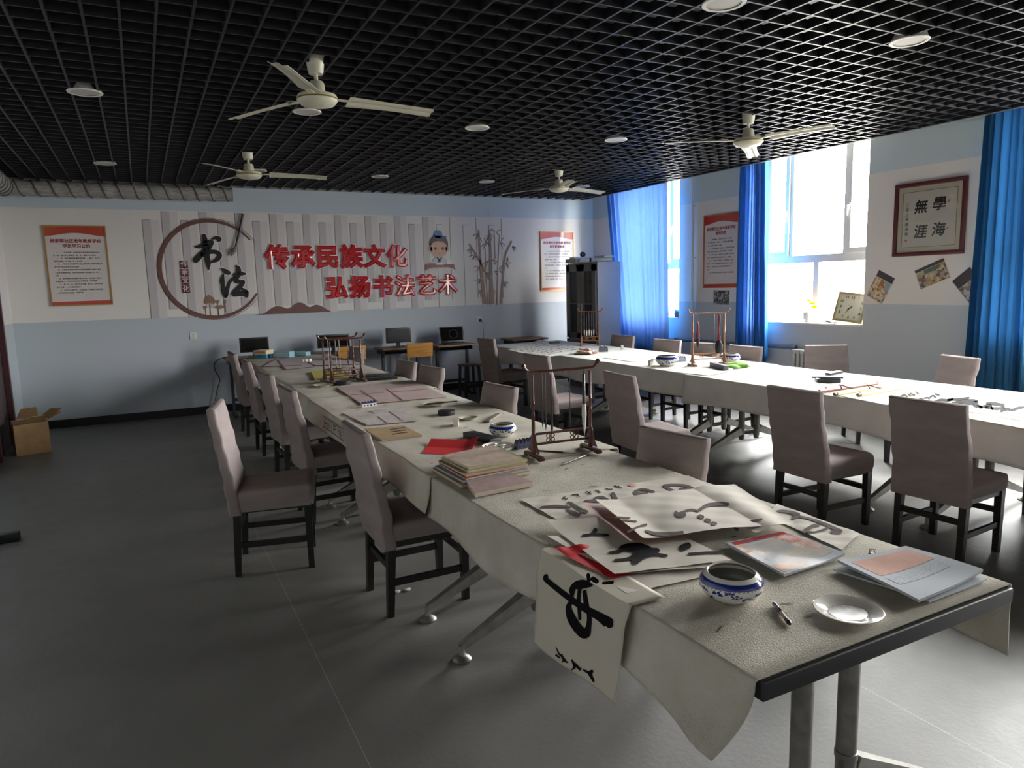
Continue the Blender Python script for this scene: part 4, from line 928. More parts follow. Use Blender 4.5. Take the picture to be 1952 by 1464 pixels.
# blue-white brush washer bowls
def bowl(label, x, y, z, r, group='blue and white brush washers'):
    t = thing('brush_washer_bowl', label, 'bowl', (x, y, z), rnd.uniform(0, 6), group); k = r/.085
    prof = [(0, .001), (.045, 0), (.05, .003), (.07, .016), (.083, .036), (.085, .048), (.08, .062), (.068, .073), (.064, .076), (.061, .074), (.062, .068), (.075, .055), (.078, .045), (.07, .022), (.05, .010), (0, .008)]
    b = MB(); b.lathe([(a*k, c*k) for a, c in prof], 48); b.build('bowl_body', PORC, t)
    b = MB(); b.lathe([(a*k+.0006, c*k) for a, c in ((.0835, .0525), (.08, .0622), (.0745, .0675))], 48); b.build('blue_rim_band', BLUEP, t)
    b = MB(); b.lathe([(a*k, c*k+.0006) for a, c in ((.0605, .0735), (.0615, .068), (.0745, .055), (.0775, .045), (.0695, .022), (.05, .010), (0, .0082))], 48); b.build('inside_glaze', INSIDE, t)
    b = MB(); r_ = random.Random(3)
    def rad(z_):                                                     # body radius at height
        pts = [(.016, .07), (.036, .083), (.048, .085), (.062, .08)]
        for (z0, r0), (z1, r1) in zip(pts, pts[1:]):
            if z0 <= z_ <= z1: return r0+(r1-r0)*(z_-z0)/(z1-z0)
        return .07
    def sf(a, z_): q = rad(z_)*k+.0008; return Vector((q*math.cos(a), q*math.sin(a), z_*k))
    for i in range(44):
        a = i*2*math.pi/44; z_ = .02+.026*r_.random()
        for _ in range(3):
            da, dz = r_.uniform(-.09, .09), r_.uniform(-.004, .004); zz = min(.047, max(.018, z_+dz))
            b.ribbon([(a+da, zz, .03), (a+da+.05, min(.048, zz+.004), .05), (a+da+.11, zz, .02)], .10, sf, sub=2)
    for i in range(44): a = i*2*math.pi/44; b.ribbon([(a, .0525, .6), (a+.03, .0495, .4), (a+.07, .0525, .6)], .004, sf, sub=2)
    b.build('blue_pattern', BLUEP, t, smooth_deg=0)
    return t
q = on(1393, 1140); bowl('large blue and white brush washer bowl nearest the camera', q.x, q.y, TZ+.001, .083)
q = on(959, 832); bowl('blue and white brush washer beside the near brush rack', q.x, q.y, TZ+.004, .078)
q = on(1272, 698); bowl('dark blue brush washer in front of the rack with the red brush', q.x, q.y, TZ+.0055, .115)
q = on(1392, 692); bowl('blue and white brush washer behind the green cloth', q.x, q.y, TZ+.0055, .10)
# plate and dishes
def dish(label, x, y, z, r, name='porcelain_plate', group=None, mm=None, ink=True):
    t = thing(name, label, 'plate', (x, y, z), 0, group); k = r/.1
    b = MB(); b.lathe([(0, .004), (.052, .0), (.058, .0), (.064, .006), (.099, .017), (.1, .019), (.098, .020), (.066, .011), (.06, .007), (0, .0055)], 48); b.v = [v_*k for v_ in b.v]; b.build('dish_body', mm or PORC, t)
    if ink:
        b = MB(); b.lathe([(.058, .0075), (.05, .0068), (.02, .0062), (0, .0062)], 32); b.v = [Vector((v_.x*k, v_.y*k*.9, v_.z*k)) for v_ in b.v]; b.build('dried_ink', mat('dried_ink_wash', '#8c8780', .25, col2='#55514d', vscale=40), t)
    return t
q = on(1616, 1172); dish('white porcelain plate near the bare front edge of the table', q.x, q.y, TZ+.001, .082)
CRM = mat('cream_dish', '#c4bda4', .3); G = 'cream ink dishes'
q = on(893, 800); dish('cream dish beside the small white brush rest', q.x, q.y, TZ+.004, .062, 'ink_dish', G, CRM)
q = on(829, 774); dish('cream dish with a brush laid across it', q.x, q.y, TZ+.004, .085, 'ink_dish', G, CRM)
q = on(616, 737); dish('cream dish in front of the four posted rack', q.x, q.y, TZ+.002, .088, 'ink_dish', G, CRM)
# pens and brushes
DKW = mat('dark_brush_wood', '#2b1614', .35); REDW = mat('red_brush_lacquer', '#6e1418', .3); BLKB = mat('black_bristle', '#101011', .7); WHB = mat('white_bristle', '#cfcac0', .7); BONE = mat('bone_ferrule', '#b9ab94', .4); BAMB = mat('bamboo_handle', '#8f8576', .4)
def brush(label, p, q, hr, hl, mm, tipm, group=None, loop=True, tr=None, tl=.045, name='writing_brush'):
    """p: handle end, q: direction point; the bristle end points from p to q"""
    p, q = Vector(p), Vector(q); d = (q-p).normalized(); t = thing(name, label, 'brush', p, 0, group); tr = tr or hr*1.3
    b = MB(); b.tube([d*0, d*.004, d*(hl-.012)], [hr*.5, hr*.8, hr], 10); b.build('handle', mm, t)
    b = MB(); b.tube([d*(hl-.014), d*hl], [hr*1.08, tr], 10); b.build('ferrule', BONE if tipm is WHB else mm, t)
    b = MB(); b.tube([d*hl, d*(hl+tl*.25), d*(hl+tl*.6), d*(hl+tl)], [tr*.95, tr*1.1, tr*.75, tr*.08], 10); b.build('bristles', tipm, t)
    if loop: b = MB(); b.tube([-d*.0, -d*.014], .0012, 5); b.build('hanging_loop', DKW, t)
    return t
a, c = on(1475, 1156), on(1519, 1212); d_ = (c-a).normalized(); pn = thing('marker_pen', 'black capped clear pen lying beside the white plate', 'pen', a+Vector((0, 0, .008)))
b = MB(); b.tube([d_*0, d_*.004, d_*.045, d_*.05], [.005, .0065, .0065, .006], 12); b.build('cap', mat('black_glossy_cap', '#1a1b20', .15, coat=.5), pn)
b = MB(); b.beam(d_*.006+Vector((0, 0, .0075)), d_*.04+Vector((0, 0, .0075)), .003, .002); b.build('pocket_clip', mat('clip_silver', '#9a9ca2', .2, .9), pn)
b = MB(); b.tube([d_*.05, d_*.088, d_*.0881, d_*.099], [.0052, .0052, .0058, .0055], 12); b.build('barrel', mat('clear_amber_barrel', '#a8907c', .2), pn)
b = MB(); b.tube([d_*.088, d_*.094], [.006, .006], 12); b.tube([d_*.099, d_*.106, d_*.112], [.0062, .0062, .003], 12); b.build('pen_tip', BLKP, pn)
a, c = on(1074, 887), on(1122, 868); brush('slim pale brush lying at the foot of the near rack', a+Vector((0, 0, .006)), c+Vector((0, 0, .006)), .0045, (c-a).length*.86, mat('silver_grey_handle', '#8b8986', .35, .3), BLKB, loop=False, tl=.04)
a, c = on(1022, 861), on(1090, 866); brush('dark red brush lying behind the feet of the near rack', a+Vector((0, 0, .006)), c+Vector((0, 0, .006)), .005, (c-a).length*.84, DKW, WHB, loop=False, tl=.035)
a, c = on(872, 764.5, TZ+.033), on(808, 771, TZ+.030); brush('dark brush laid across the cream dish', a, c, .005, (c-a).length*.82, DKW, BLKB, loop=False, tl=.045)
# brush racks
RACK = mat('rosewood_rack', '#4a241c', .32, var=.2, vscale=30); RACKL = mat('light_wood_rack', '#8a5c3c', .4, var=.2, vscale=30)
def rack_frame(t, w, h, y, mm, panel=True, carve=2):
    for s in (-1, 1):
        b = MB(); x = s*w/2; b.box((x, y, .012), (.026, .17, .018), .004); b.box((x, y-.075, .008), (.030, .03, .016), .003); b.box((x, y+.075, .008), (.030, .03, .016), .003); b.build('foot', mm, t)
        b = MB(); b.lathe([(0, .02), (.013, .02), (.013, .11), (.009, .12), (.008, .20), (.010, .205), (.007, .215), (.0065, h*.62), (.009, h*.63), (.0065, h*.64), (.007, h-.02), (0, h-.02)], 14, (x, y, 0))
        for k in (-1, 1): b.add([(x-.004, y+k*.012, .03), (x+.004, y+k*.012, .03), (x+.004, y+k*.06, .03), (x-.004, y+k*.06, .03), (x-.004, y+k*.012, .12), (x+.004, y+k*.012, .12), (x+.004, y+k*.035, .06), (x-.004, y+k*.035, .06)], [(0, 1, 2, 3), (7, 6, 5, 4), (0, 4, 5, 1), (1, 5, 6, 2), (2, 6, 7, 3), (3, 7, 4, 0)])
        b.build('post', mm, t)
    b = MB(); pts = [(-w/2-.045, y, h+.022), (-w/2-.03, y, h+.006), (-w/2-.012, y, h-.004), (-w/4, y, h-.006), (0, y, h-.006), (w/4, y, h-.006), (w/2+.012, y, h-.004), (w/2+.03, y, h+.006), (w/2+.045, y, h+.022)]
    b.tube(smooth(pts, 3), [.006+.004*(abs(i/24-.5) > .42) for i in range(25)], 8)
    for sx_ in (-1, 1): b.lathe([(0, -.008), (.009, -.004), (.011, .002), (.007, .009), (0, .011)], 10, (sx_*(w/2+.046), y, h+.026))
    for i in range(7): b.tube([(-w/2+w*(i+1)/8, y, h-.008), (-w/2+w*(i+1)/8, y-.012, h-.012), (-w/2+w*(i+1)/8, y-.016, h-.006)], .0016, 5)
    b.build('top_beam', mm, t)
    if panel:
        for z in (.065, .115):
            b = MB(); b.box((0, y, z), (w-.02, .012, .011), .002); b.build('rail', mm, t)
        for i in range(carve):
            b = MB(); xx = (i-(carve-1)/2)*w*.42
            for dx, dz, rr in ((-.012, .010, .011), (.012, .010, .011), (-.012, -.010, .011), (.012, -.010, .011), (0, 0, .008)): b.lathe([(rr-.003, -.003), (rr-.003, .003), (rr, .003), (rr, -.003), (rr-.003, -.003)], 14, (xx+dx, y, .09+dz), (0, 1, 0))
            b.build('carved_ornament', mm if mm is RACK else mat('carved_light_wood', '#a77a48', .4), t, smooth_deg=0)
def rack(label, x, y, z, rz, w, h, mm, double=0., carve=2):
    t = thing('brush_rack', label, 'brush rack', (x, y, z), math.radians(rz), 'carved wooden brush racks')
    if double: rack_frame(t, w, h, -double/2, mm, True, carve); rack_frame(t, w, h, double/2, mm, True, carve)
    else: rack_frame(t, w, h, 0, mm, True, carve)
    return t
def hang(t, xs, h, lens, hrs, mms, tips, labels, group, yy=0., tls=None, trs=None):
    for i, x in enumerate(xs):
        R = Matrix.Rotation(t.rotation_euler.z, 3, 'Z'); p = t.location + R @ Vector((x, yy-.016, h-.02)); 
        brush(labels[i], p, p+Vector((0, 0, -1)), hrs[i], lens[i], mms[i], tips[i], group, True, (trs[i] if trs else None), (tls[i] if tls else .045))
RH = .425
rk = rack('dark red carved brush rack closest to the camera', 1.785, 2.93, TZ+.0055, -4, .315, RH, RACK)
hang(rk, [-.115, -.098, -.065, .035], RH, [.215, .225, .25, .25], [.0035, .0035, .0045, .0022], [DKW]*4, [BLKB, BLKB, BLKB, BLKB], ['thin dark brush hanging first in the near rack beside its left post', 'thin dark brush hanging second in the near rack from its left post', 'longer dark brush hanging third in the near rack', 'very thin lone brush hanging in the middle of the near rack'], 'brushes on the near rack', tls=[.045, .05, .045, .03])
R_ = Matrix.Rotation(rk.rotation_euler.z, 3, 'Z'); p = rk.location + R_ @ Vector((.112, -.018, RH-.03))
brush('large brush with long white bristles hanging at the right of the near rack', p, p+Vector((.004, 0, -1)), .0085, .165, DKW, WHB, None, True, .011, .15, 'large_writing_brush')
rk2 = rack('wide four posted dark brush rack in the middle of the left row', 1.575, 6.40, TZ+.004, 8, .285, .40, RACK, .17, 3)
hang(rk2, [-.10, -.03, .005], .40, [.25, .25, .26], [.0035]*3, [BAMB]*3, [BLKB]*3, ['grey brush hanging at the left in the four posted rack', 'grey brush hanging left of the middle in the four posted rack', 'grey brush hanging right of the middle in the four posted rack'], 'brushes on the four posted rack', .085)
hang(rk2, [.085], .40, [.2], [.004], [DKW], [BLKB], ['dark brush hanging at the right in the four posted rack'], 'brushes on the four posted rack', .085)
rk3 = rack('light edged brush rack with a big red brush on the right row', 4.90, 5.27, TZ+.004, -18, .33, .52, RACKL, 0, 2)
hang(rk3, [.05, .14], .52, [.30, .26], [.003, .003], [DKW]*2, [BLKB]*2, ['thin dark brush hanging beside the dark bulb shaped brush', 'thin dark brush hanging next to the right post of the red brush rack'], 'brushes on the red brush rack')
R_ = Matrix.Rotation(rk3.rotation_euler.z, 3, 'Z'); p = rk3.location + R_ @ Vector((-.12, -.018, .40))
t = thing('large_writing_brush', 'fat red handled brush hanging at the left of the right row rack', 'brush', p)
b = MB(); b.lathe([(0, .03), (.008, .025), (.013, -.02), (.012, -.06), (.018, -.10), (.018, -.125), (.014, -.13)], 16); b.build('handle', REDW, t)
b = MB(); b.lathe([(.014, -.13), (.017, -.15), (.010, -.20), (.001, -.225)], 16); b.build('bristles', BLKB, t)
b = MB(); b.tube([(0, 0, .03), (0, .016, .10)], .0012, 5); b.build('hanging_loop', DKW, t)
p = rk3.location + R_ @ Vector((.098, -.022, .505)); t = thing('large_writing_brush', 'dark red brush with broad black bulb hanging beside the right row rack\'s right post', 'brush', p)
b = MB(); b.lathe([(0, .01), (.006, .0), (.010, -.05), (.007, -.18), (.009, -.22), (.016, -.222), (.016, -.26)], 16); b.build('handle', REDW, t)
b = MB(); b.lathe([(.016, -.26), (.036, -.30), (.038, -.34), (.030, -.385), (.0, -.39)], 20); b.build('bristles', BLKB, t)
rk4 = rack('light wood brush rack full of white tipped brushes in front of the cabinet', 5.30, 7.95, TZ+.004, -38, .235, .46, RACKL, 0, 2)
hang(rk4, [-.075, -.045, -.012, .02, .05], .46, [.24, .25, .24, .25, .24], [.0055]*5, [DKW]*5, [WHB]*5, ['white tipped brush on the cabinet side rack, beside its left post', 'white tipped brush on the cabinet side rack, second from its left post', 'white tipped brush at the middle of the cabinet side rack', 'white tipped brush on the cabinet side rack, second from its right post', 'white tipped brush on the cabinet side rack, nearest its right post'], 'white tipped brushes on the cabinet side rack', tls=[.075]*5, trs=[.009]*5)
# brush rests (five peaks)
def brush_rest(label, x, y, z, w, h, rz, mm, group='porcelain brush rests', topm=None):
    t = thing('brush_rest', label, 'brush rest', (x, y, z), math.radians(rz), group)
    o = [(-w/2, 0)]; n = 5
    for i in range(n):
        k = (i+.5)/n; o += [(-w/2+w*(k-.5/n)+.001, h*.55), (-w/2+w*k, h*(.85+.15*math.sin(math.pi*k)))]
    o += [(w/2, h*.5), (w/2, 0)]
    o = o[::-1]
    b = MB(); b.M = Matrix(((1, 0, 0, 0), (0, 0, -1, 0), (0, 1, 0, 0), (0, 0, 0, 1))); b.prism(o, -.014, .014); b.build('rest_body', mm, t, smooth_deg=20)
    if topm:
        b = MB(); b.M = Matrix(((1, 0, 0, 0), (0, 0, -1, 0), (0, 1, 0, 0), (0, 0, 0, 1)))
        for i in range(n):
            k = (i+.5)/n; xx = -w/2+w*k; b.prism([(xx-w*.08, h*.62), (xx+w*.08, h*.62), (xx, h*1.0)], -.0146, .0146)
        for i in range(4): b.prism(ell(-w/2+w*(i+.7)/4.4, h*.3, w*.06, h*.14, 10), -.0146, .0146)
        b.build('blue_peaks', topm, t, smooth_deg=0)
    return t
q = on(703, 776); brush_rest('white brush rest with blue peaks in front of the pink printed sheet', q.x, q.y, TZ+.004, .11, .04, 8, PORC, topm=BLUEP)
q = on(870, 812); brush_rest('small white brush rest standing end on beside the cream dish', q.x, q.y, TZ+.004, .085, .05, 62, PORC)
q = on(1000, 855); brush_rest('dark blue brush rest behind the left post of the near rack', q.x, q.y, TZ+.004, .12, .05, 12, mat('dark_blue_glaze', '#2a2f48', .3), topm=mat('blue_black_glaze', '#1b2038', .3))
q = on(1243, 697); brush_rest('white brush rest left of the dark blue washer', q.x, q.y, TZ+.004, .11, .06, 20, PORC)
q = on(1297, 690); brush_rest('grey blue brush rest between the dark blue washer and the right row rack', q.x, q.y, TZ+.004, .12, .06, -10, mat('grey_blue_glaze', '#7f839a', .3))
q = on(1150, 671); brush_rest('dark brush rest in front of the cabinet side rack', q.x, q.y, TZ+.004, .11, .075, -20, mat('slate_glaze', '#4a4855', .4))
q = on(1186, 667); brush_rest('small white brush rest at the back edge of the right row near the curtain', q.x, q.y, TZ+.004, .06, .055, 60, PORC)
# ink stones
STONE = mat('black_ink_stone', '#1b1b1d', .5); SLATE = mat('grey_ink_stone', '#4d4e58', .5)
def stone_round(label, u, v, r, h, z):
    q = on(u, v, z); t = thing('ink_stone', label, 'ink stone', (q.x, q.y, z+.0), 0, 'round black ink stones')
    b = MB(); b.lathe([(0, 0), (r*.96, 0), (r, .003), (r, h*.55), (r*.97, h*.6)], 36); b.build('stone_base', STONE, t); b = MB(); b.lathe([(r*.97, h*.6), (r*1.0, h*.63), (r, h*.96), (r*.96, h), (0, h)], 36); b.build('stone_lid', STONE, t)
stone_round('round lidded black ink stone beside the cream dishes', 851, 790, .058, .028, TZ+.004); stone_round('round lidded black ink stone in front of the four posted rack', 655, 733, .068, .034, TZ+.003)
def block(name, label, cat, pts, z, h, mm, group=None, bev=.003):
    """a flat block from two opposite base corners along its length + width"""
    a, c, w = on(*pts[0], z), on(*pts[1], z), pts[2]; d = (c-a); L = d.length; m_ = (a+c)/2
    b = MB(); b.box((0, 0, h/2), (L, w, h), bev); o = b.build(name, mm, None, (m_.x, m_.y, z), math.atan2(d.y, d.x)); return tag(o, label, cat, group)
block('ink_box', 'long black ink box behind the red paper', 'box', ((893, 832), (945, 846), .075), TZ+.004, .03, STONE)
block('wooden_paperweight', 'short grey brown wooden paperweight near the covered chair', 'paperweight', ((928, 806), (951, 791), .035), TZ+.004, .014, mat('grey_wood', '#6b6258', .6))
block('grey_eraser_block', 'dark grey felt block lying on the white sheet by the red brush rack', 'block', ((1357, 699), (1384, 706), .05), TZ+.0075, .045, SLATE)
PWB = mat('black_paperweight', '#25262c', .35); G = 'dark paperweights on the left row'
for i, (a, c, zz, lb) in enumerate((((697, 726), (757, 722), 0, 'bottom front dark paperweight of the pile beside the four posted rack'), ((700, 719), (752, 715), 0, 'bottom back dark paperweight of the pile beside the four posted rack'), ((697, 720), (750, 715.5), .024, 'topmost dark paperweight of the pile beside the four posted rack'))):
    block('paperweight', lb, 'paperweight', (a, c, .05), TZ+.002+zz, .022, PWB, G)
G = 'dark paperweights on the right row'
for a, c, w, zz, h, lb in (((1555, 728), (1600, 728), .10, 0, .03, 'lowest black box of the pile beside the brown rods'), ((1562, 724), (1600, 724), .07, .03, .014, 'middle dark strip of the pile beside the brown rods'), ((1547, 720), (1607, 721), .06, .044, .014, 'long slate paperweight on top of the pile beside the brown rods'), ((1578, 715), (1602, 711), .05, 0, .02, 'dark paperweight lying behind the pile near the back edge')):
    block('paperweight', lb, 'paperweight', (a, c, w), TZ+.003+zz, h, PWB if zz != .044 else SLATE, G)
block('paperweight', 'long black paperweight at the far end of the right row', 'paperweight', ((1047, 655), (1066, 654), .04), TZ+.006, .02, PWB, G)
# ------------------------------------------------------------------ sheets of paper
XUAN = mat('rice_paper', '#d3cbc0', .8, var=.04, vscale=10, trans=.12, spec=.15); XUANW = mat('white_rice_paper', '#dedad2', .8, trans=.1, spec=.15); INK1 = mat('sheet_black_ink', '#141315', .9, spec=.1); INK2 = mat('sheet_grey_ink', '#574d4c', .9, spec=.1)
REDP = mat('red_paper', '#c01822', .6); PINKP = mat('pink_paper', '#c28f88', .6)
def sheet(name, label, cat, cs, z, amp=.002, mm=XUAN, ink=(), fr=(7, 9), lift=None, group=None, th=.0006, nu=36, nv=36, inkm=None, cpf=None, pw=1.):
    """cs: four corners a(0,0) b(1,0) c(1,1) d(0,1) as world points at table level"""
    A, B, C_, E_ = [Vector((c.x, c.y, 0)) for c in cs]; ph = random.Random(len(label)*13+7); p1, p2 = ph.uniform(0, 6), ph.uniform(0, 6)
    def hgt(x, y): return z + amp*(1+.5*(math.sin(fr[0]*9*x+p1)*math.cos(fr[1]*7*y+p2)+math.sin(3.7*fr[1]*(x-y)+p2)))
    def fn(s, t):
        q = A*(1-s)*(1-t)+B*s*(1-t)+C_*s*t+E_*(1-s)*t; h = hgt(q.x, q.y)
        if lift: dx, dy, dz = lift(s, t); q = q+Vector((dx, dy, 0)); h += dz
        return (q.x, q.y, h)
    b = MB(); b.slab(fn, nu, nv, th); o = b.build(name, mm, None, world=True, smooth_deg=50); tag(o, label, cat, group)
    for nm, strokes, im in ink:
        b = MB()
        def st_of(x, y):
            s_, t_ = .5, .5
            for _ in range(8):
                q = A*(1-s_)*(1-t_)+B*s_*(1-t_)+C_*s_*t_+E_*(1-s_)*t_; ds = (B-A)*(1-t_)+(C_-E_)*t_; dt = (E_-A)*(1-s_)+(C_-B)*s_
                det = ds.x*dt.y-ds.y*dt.x or 1e-9; rx, ry = x-q.x, y-q.y
                s_ += (rx*dt.y-ry*dt.x)/det; t_ += (ds.x*ry-ds.y*rx)/det
            return min(1, max(0, s_)), min(1, max(0, t_))
        def sf(u, v):
            h = z+amp
            for _ in range(3):
                q = P(u, v, h); h = hgt(q.x, q.y) + (lift(*st_of(q.x, q.y))[2] if lift else 0)
            return Vector((q.x, q.y, h+.0022))
        for st in strokes: b.ribbon([(*cpf(X, Y), w) for X, Y, w in st], pw, sf, sub=5)
        b.build(nm, im, o, world=True, smooth_deg=0)
    return o
c7 = crop(990, 900, 4.761); c8 = crop(1250, 900, 4.761); c6 = crop(1010, 1040, 5.226)
q = [on(*p) for p in ((1075, 1000), (1470, 985), (1312, 908), (992, 954))]
sheet('calligraphy_sheet', 'large rice paper sheet with grey running script lying under the folded sheet', 'paper sheet', q, TZ+.003, .002, XUAN, [
 ('large_characters', [[(1320, 130, 22), (1400, 120, 15), (1530, 132, 15), (1640, 185, 11)], [(1330, 140, 15), (1430, 185, 15), (1550, 213, 17), (1640, 190, 14)], [(1455, 162, 13), (1530, 150, 11)],
  [(1050, 178, 12), (1120, 160, 15), (1220, 182, 13)], [(1050, 190, 20), (1090, 205, 22), (1160, 195, 12)], [(1150, 235, 15), (1230, 205, 15), (1250, 217, 10)], [(1180, 270, 18), (1290, 240, 20), (1400, 215, 13)], [(1230, 240, 15), (1310, 265, 22), (1380, 280, 9)],
  [(850, 205, 26), (890, 270, 24), (940, 335, 22)], [(900, 345, 17), (1000, 325, 17)], [(600, 262, 10), (700, 265, 19), (760, 262, 13)], [(690, 240, 15), (750, 230, 15), (830, 275, 18)], [(740, 265, 11), (800, 290, 11), (860, 310, 13)],
  [(200, 322, 11), (330, 315, 19), (470, 320, 11)], [(440, 290, 11), (460, 280, 13), (550, 340, 20), (610, 365, 20)], [(430, 345, 11), (500, 375, 22), (540, 390, 20), (570, 350, 15)]], INK2),
 ('small_characters', [[(400, 232, 6), (425, 250, 6), (440, 240, 5)], [(395, 245, 5), (415, 228, 5)], [(480, 210, 6), (510, 205, 6), (530, 215, 6)], [(525, 200, 5), (545, 225, 5)], [(610, 180, 6), (640, 195, 6), (655, 205, 5)], [(625, 205, 5), (645, 178, 5)], [(690, 165, 5), (715, 180, 6), (740, 188, 5)], [(715, 165, 5), (725, 190, 5)], [(785, 150, 6), (810, 160, 6), (845, 158, 5)], [(860, 130, 6), (890, 135, 6), (905, 145, 6)], [(900, 130, 5), (930, 150, 5)]], INK1),
 ('seal_stamp', [[(1003, 118, 16), (1050, 124, 16)]], mat('pale_red_seal2', '#c98a82', .6))], cpf=c7, pw=1.5/4.761)
q = [on(*p) for p in ((1460, 985), (1605, 1050), (1640, 1020), (1480, 962))]
sheet('calligraphy_sheet', 'thin rice paper sheet with faint grey characters by the right table edge', 'paper sheet', q, TZ+.003, .002, XUAN, [('large_characters', [[(1040, 385, 15), (1150, 357, 17), (1300, 392, 20), (1240, 422, 14)], [(1250, 397, 13), (1450, 442, 15), (1680, 540, 22)], [(1350, 540, 24), (1430, 492, 20), (1480, 490, 11)], [(1360, 540, 13), (1450, 547, 9), (1560, 512, 13)], [(1600, 545, 20), (1670, 552, 20)]], INK2)], cpf=c8, pw=1.5/4.761)
def curl_left(s, t): return (0, 0, .006*max(0, .25-s)/.25)
# lower stack of sheets
for i, (cs, lb, red) in enumerate((
  (((1195, 1135), (1385, 1092), (1240, 1030), (1045, 1035)), 'bottom rice paper sheet of the stack overhanging the left table edge', 0),
  (((1166, 1108), (1215, 1098), (1120, 1050), (1058, 1056)), 'red paper sheet sticking out from the sheet stack at the left table edge', 1),
  (((1180, 1102), (1370, 1088), (1250, 1020), (1042, 1030)), 'second rice paper sheet of the stack above the red paper', 0),
  (((1172, 1105), (1395, 1078), (1240, 1000), (1040, 1005)), 'top rice paper sheet of the stack with bold black characters', 2))):
    q = [on(*p) for p in cs]
    ink = [('bold_characters', [[(820, 735, 13), (900, 725, 24), (950, 692, 42), (1080, 692, 62), (1180, 692, 22)], [(870, 805, 15), (1000, 790, 22), (1100, 742, 62), (1250, 717, 32)], [(1050, 815, 42), (1110, 772, 42)], [(1110, 790, 15), (1220, 752, 19), (1335, 765, 17)], [(580, 580, 15), (660, 567, 17), (690, 532, 26)], [(660, 567, 17), (800, 577, 15)], [(1480, 692, 40), (1530, 672, 40)], [(1540, 747, 13), (1700, 737, 15), (1850, 735, 13)]], INK1)] if red == 2 else ()
    sheet('red_paper_sheet' if red == 1 else 'calligraphy_sheet', lb, 'paper sheet', q, TZ+.004+.004*i, .0015, REDP if red == 1 else XUAN, ink, (5, 6), (lambda s, t, i=i: (-.0, 0, .012*max(0, t-.75)/.25*(i % 2)+.006*math.sin(9*s+i)*max(0, t-.6))), None, cpf=c7, pw=1.5/4.761)
# pink folded paper and the folded sheet on top
def lift_fold(s, t): return (0, 0, .028*math.exp(-((t-.15)/.35)**2)*(1-.3*s)+.004*math.sin(12*s))
q = [on(*p) for p in ((1200, 1052), (1330, 1030), (1240, 975), (1110, 975))]
sheet('pink_paper_sheet', 'pink folded paper poking out under the folded calligraphy sheet', 'paper sheet', q, TZ+.022, .002, PINKP, (), (4, 5), lambda s, t: (0, 0, .012*max(0, 1-3*s)), None)
q = [on(*p) for p in ((1225, 1052), (1470, 1018), (1335, 945), (1135, 975))]
def lf2(s, t): return (0, 0, .012*math.sin(math.pi*s)**2*(1-.4*t)+.016*max(0, (.2-s)/.2)**1.0)
sheet('calligraphy_sheet', 'folded rice paper sheet with three grey dots on top of the stack', 'paper sheet', q, TZ+.030, .002, XUAN, [('large_characters', [[(1420, 362, 11), (1440, 390, 32), (1490, 390, 32)], [(1450, 377, 11), (1550, 347, 13), (1620, 357, 9)], [(1620, 360, 15), (1720, 302, 23), (1890, 295, 20)], [(1638, 405, 24), (1660, 413, 24)], [(1700, 440, 24), (1722, 447, 24)], [(1755, 470, 24), (1780, 472, 20)], [(990, 545, 15), (1080, 502, 11), (1150, 482, 15)], [(870, 412, 7), (1000, 422, 11)], [(930, 440, 7), (1060, 452, 9)], [(1150, 540, 13), (1250, 565, 23), (1380, 565, 25), (1480, 552, 18)]], INK2)], (5, 6), lf2, cpf=c7, pw=1.5/4.761)
q = [on(*p) for p in ((1440, 1030), (1515, 1012), (1400, 935), (1290, 950))]
sheet('calligraphy_sheet', 'right half of folded rice paper with thick grey sweeping strokes', 'paper sheet', q, TZ+.024, .002, XUAN, [('large_characters', [[(380, 352, 19), (560, 292, 23), (660, 295, 15)], [(650, 462, 17), (830, 462, 23), (960, 432, 11)], [(690, 480, 11), (740, 530, 20)], [(620, 440, 22), (665, 405, 26)]], INK2)], (5, 6), lambda s, t: (0, 0, .012*math.sin(math.pi*s)**2), cpf=c8, pw=1.5/4.761)
# hanging sheet over the left edge
hx = 1.052
hs = [(1.87, .758), (1.405, .758), (1.43, .475), (1.89, .445)]
hang_sheet = MB()
def hfn(s, t):
    y = (1.885+(1.41-1.885)*s)*(1-t)+(1.90+(1.445-1.90)*s)*t; zb = .445+.035*s
    k = t*1.25
    if k < .25: a = k/.25; return (1.17-(1.17-1.062)*a, y, .7645-.002*a)
    k = (k-.25)/1.0; return (1.062-.016*min(1, k*5)-.012*k+.004*math.sin(7*s+3*k), y, .7625-(.7625-zb)*k)
hang_sheet.grid(hfn, 24, 40); ho = hang_sheet.build('hanging_calligraphy_sheet', mat('hanging_paper', '#cfc7b8', .8, trans=.25, spec=.1), world=True, smooth_deg=60)
md = ho.modifiers.new('thickness', 'SOLIDIFY'); md.thickness = .0006
tag(ho, 'cream paper sheet with one bold black character hanging over the left table edge', 'paper sheet')
def hsf(u, v):
    q = PX(u, v, 1.042); k = max(0, (.7625-q.z)/(.7625-.46)); s_ = (1.89-q.y)/.465; return Vector((1.062-.016*min(1, k*5)-.012*k+.004*math.sin(7*s_+3*k)-.0022, q.y, q.z))
b = MB()
for st in [[(150, 310, 34), (157, 345, 36), (270, 430, 40), (420, 530, 44), (560, 622, 50), (700, 710, 60), (775, 768, 76), (792, 790, 50)], [(430, 480, 22), (418, 440, 40), (442, 402, 60), (500, 395, 66), (570, 405, 26)], [(428, 420, 30), (426, 540, 30), (402, 610, 42), (432, 710, 62), (500, 820, 66), (566, 878, 66), (597, 800, 38), (602, 690, 32), (572, 580, 30), (530, 460, 24)], [(485, 440, 24), (500, 560, 26), (516, 725, 22)], [(540, 305, 30), (545, 358, 28)], [(590, 345, 42), (622, 366, 36)], [(690, 386, 22), (770, 380, 24)]]: b.ribbon([(*c6(X, Y), w) for X, Y, w in st], 1.35/5.226, hsf, sub=8)
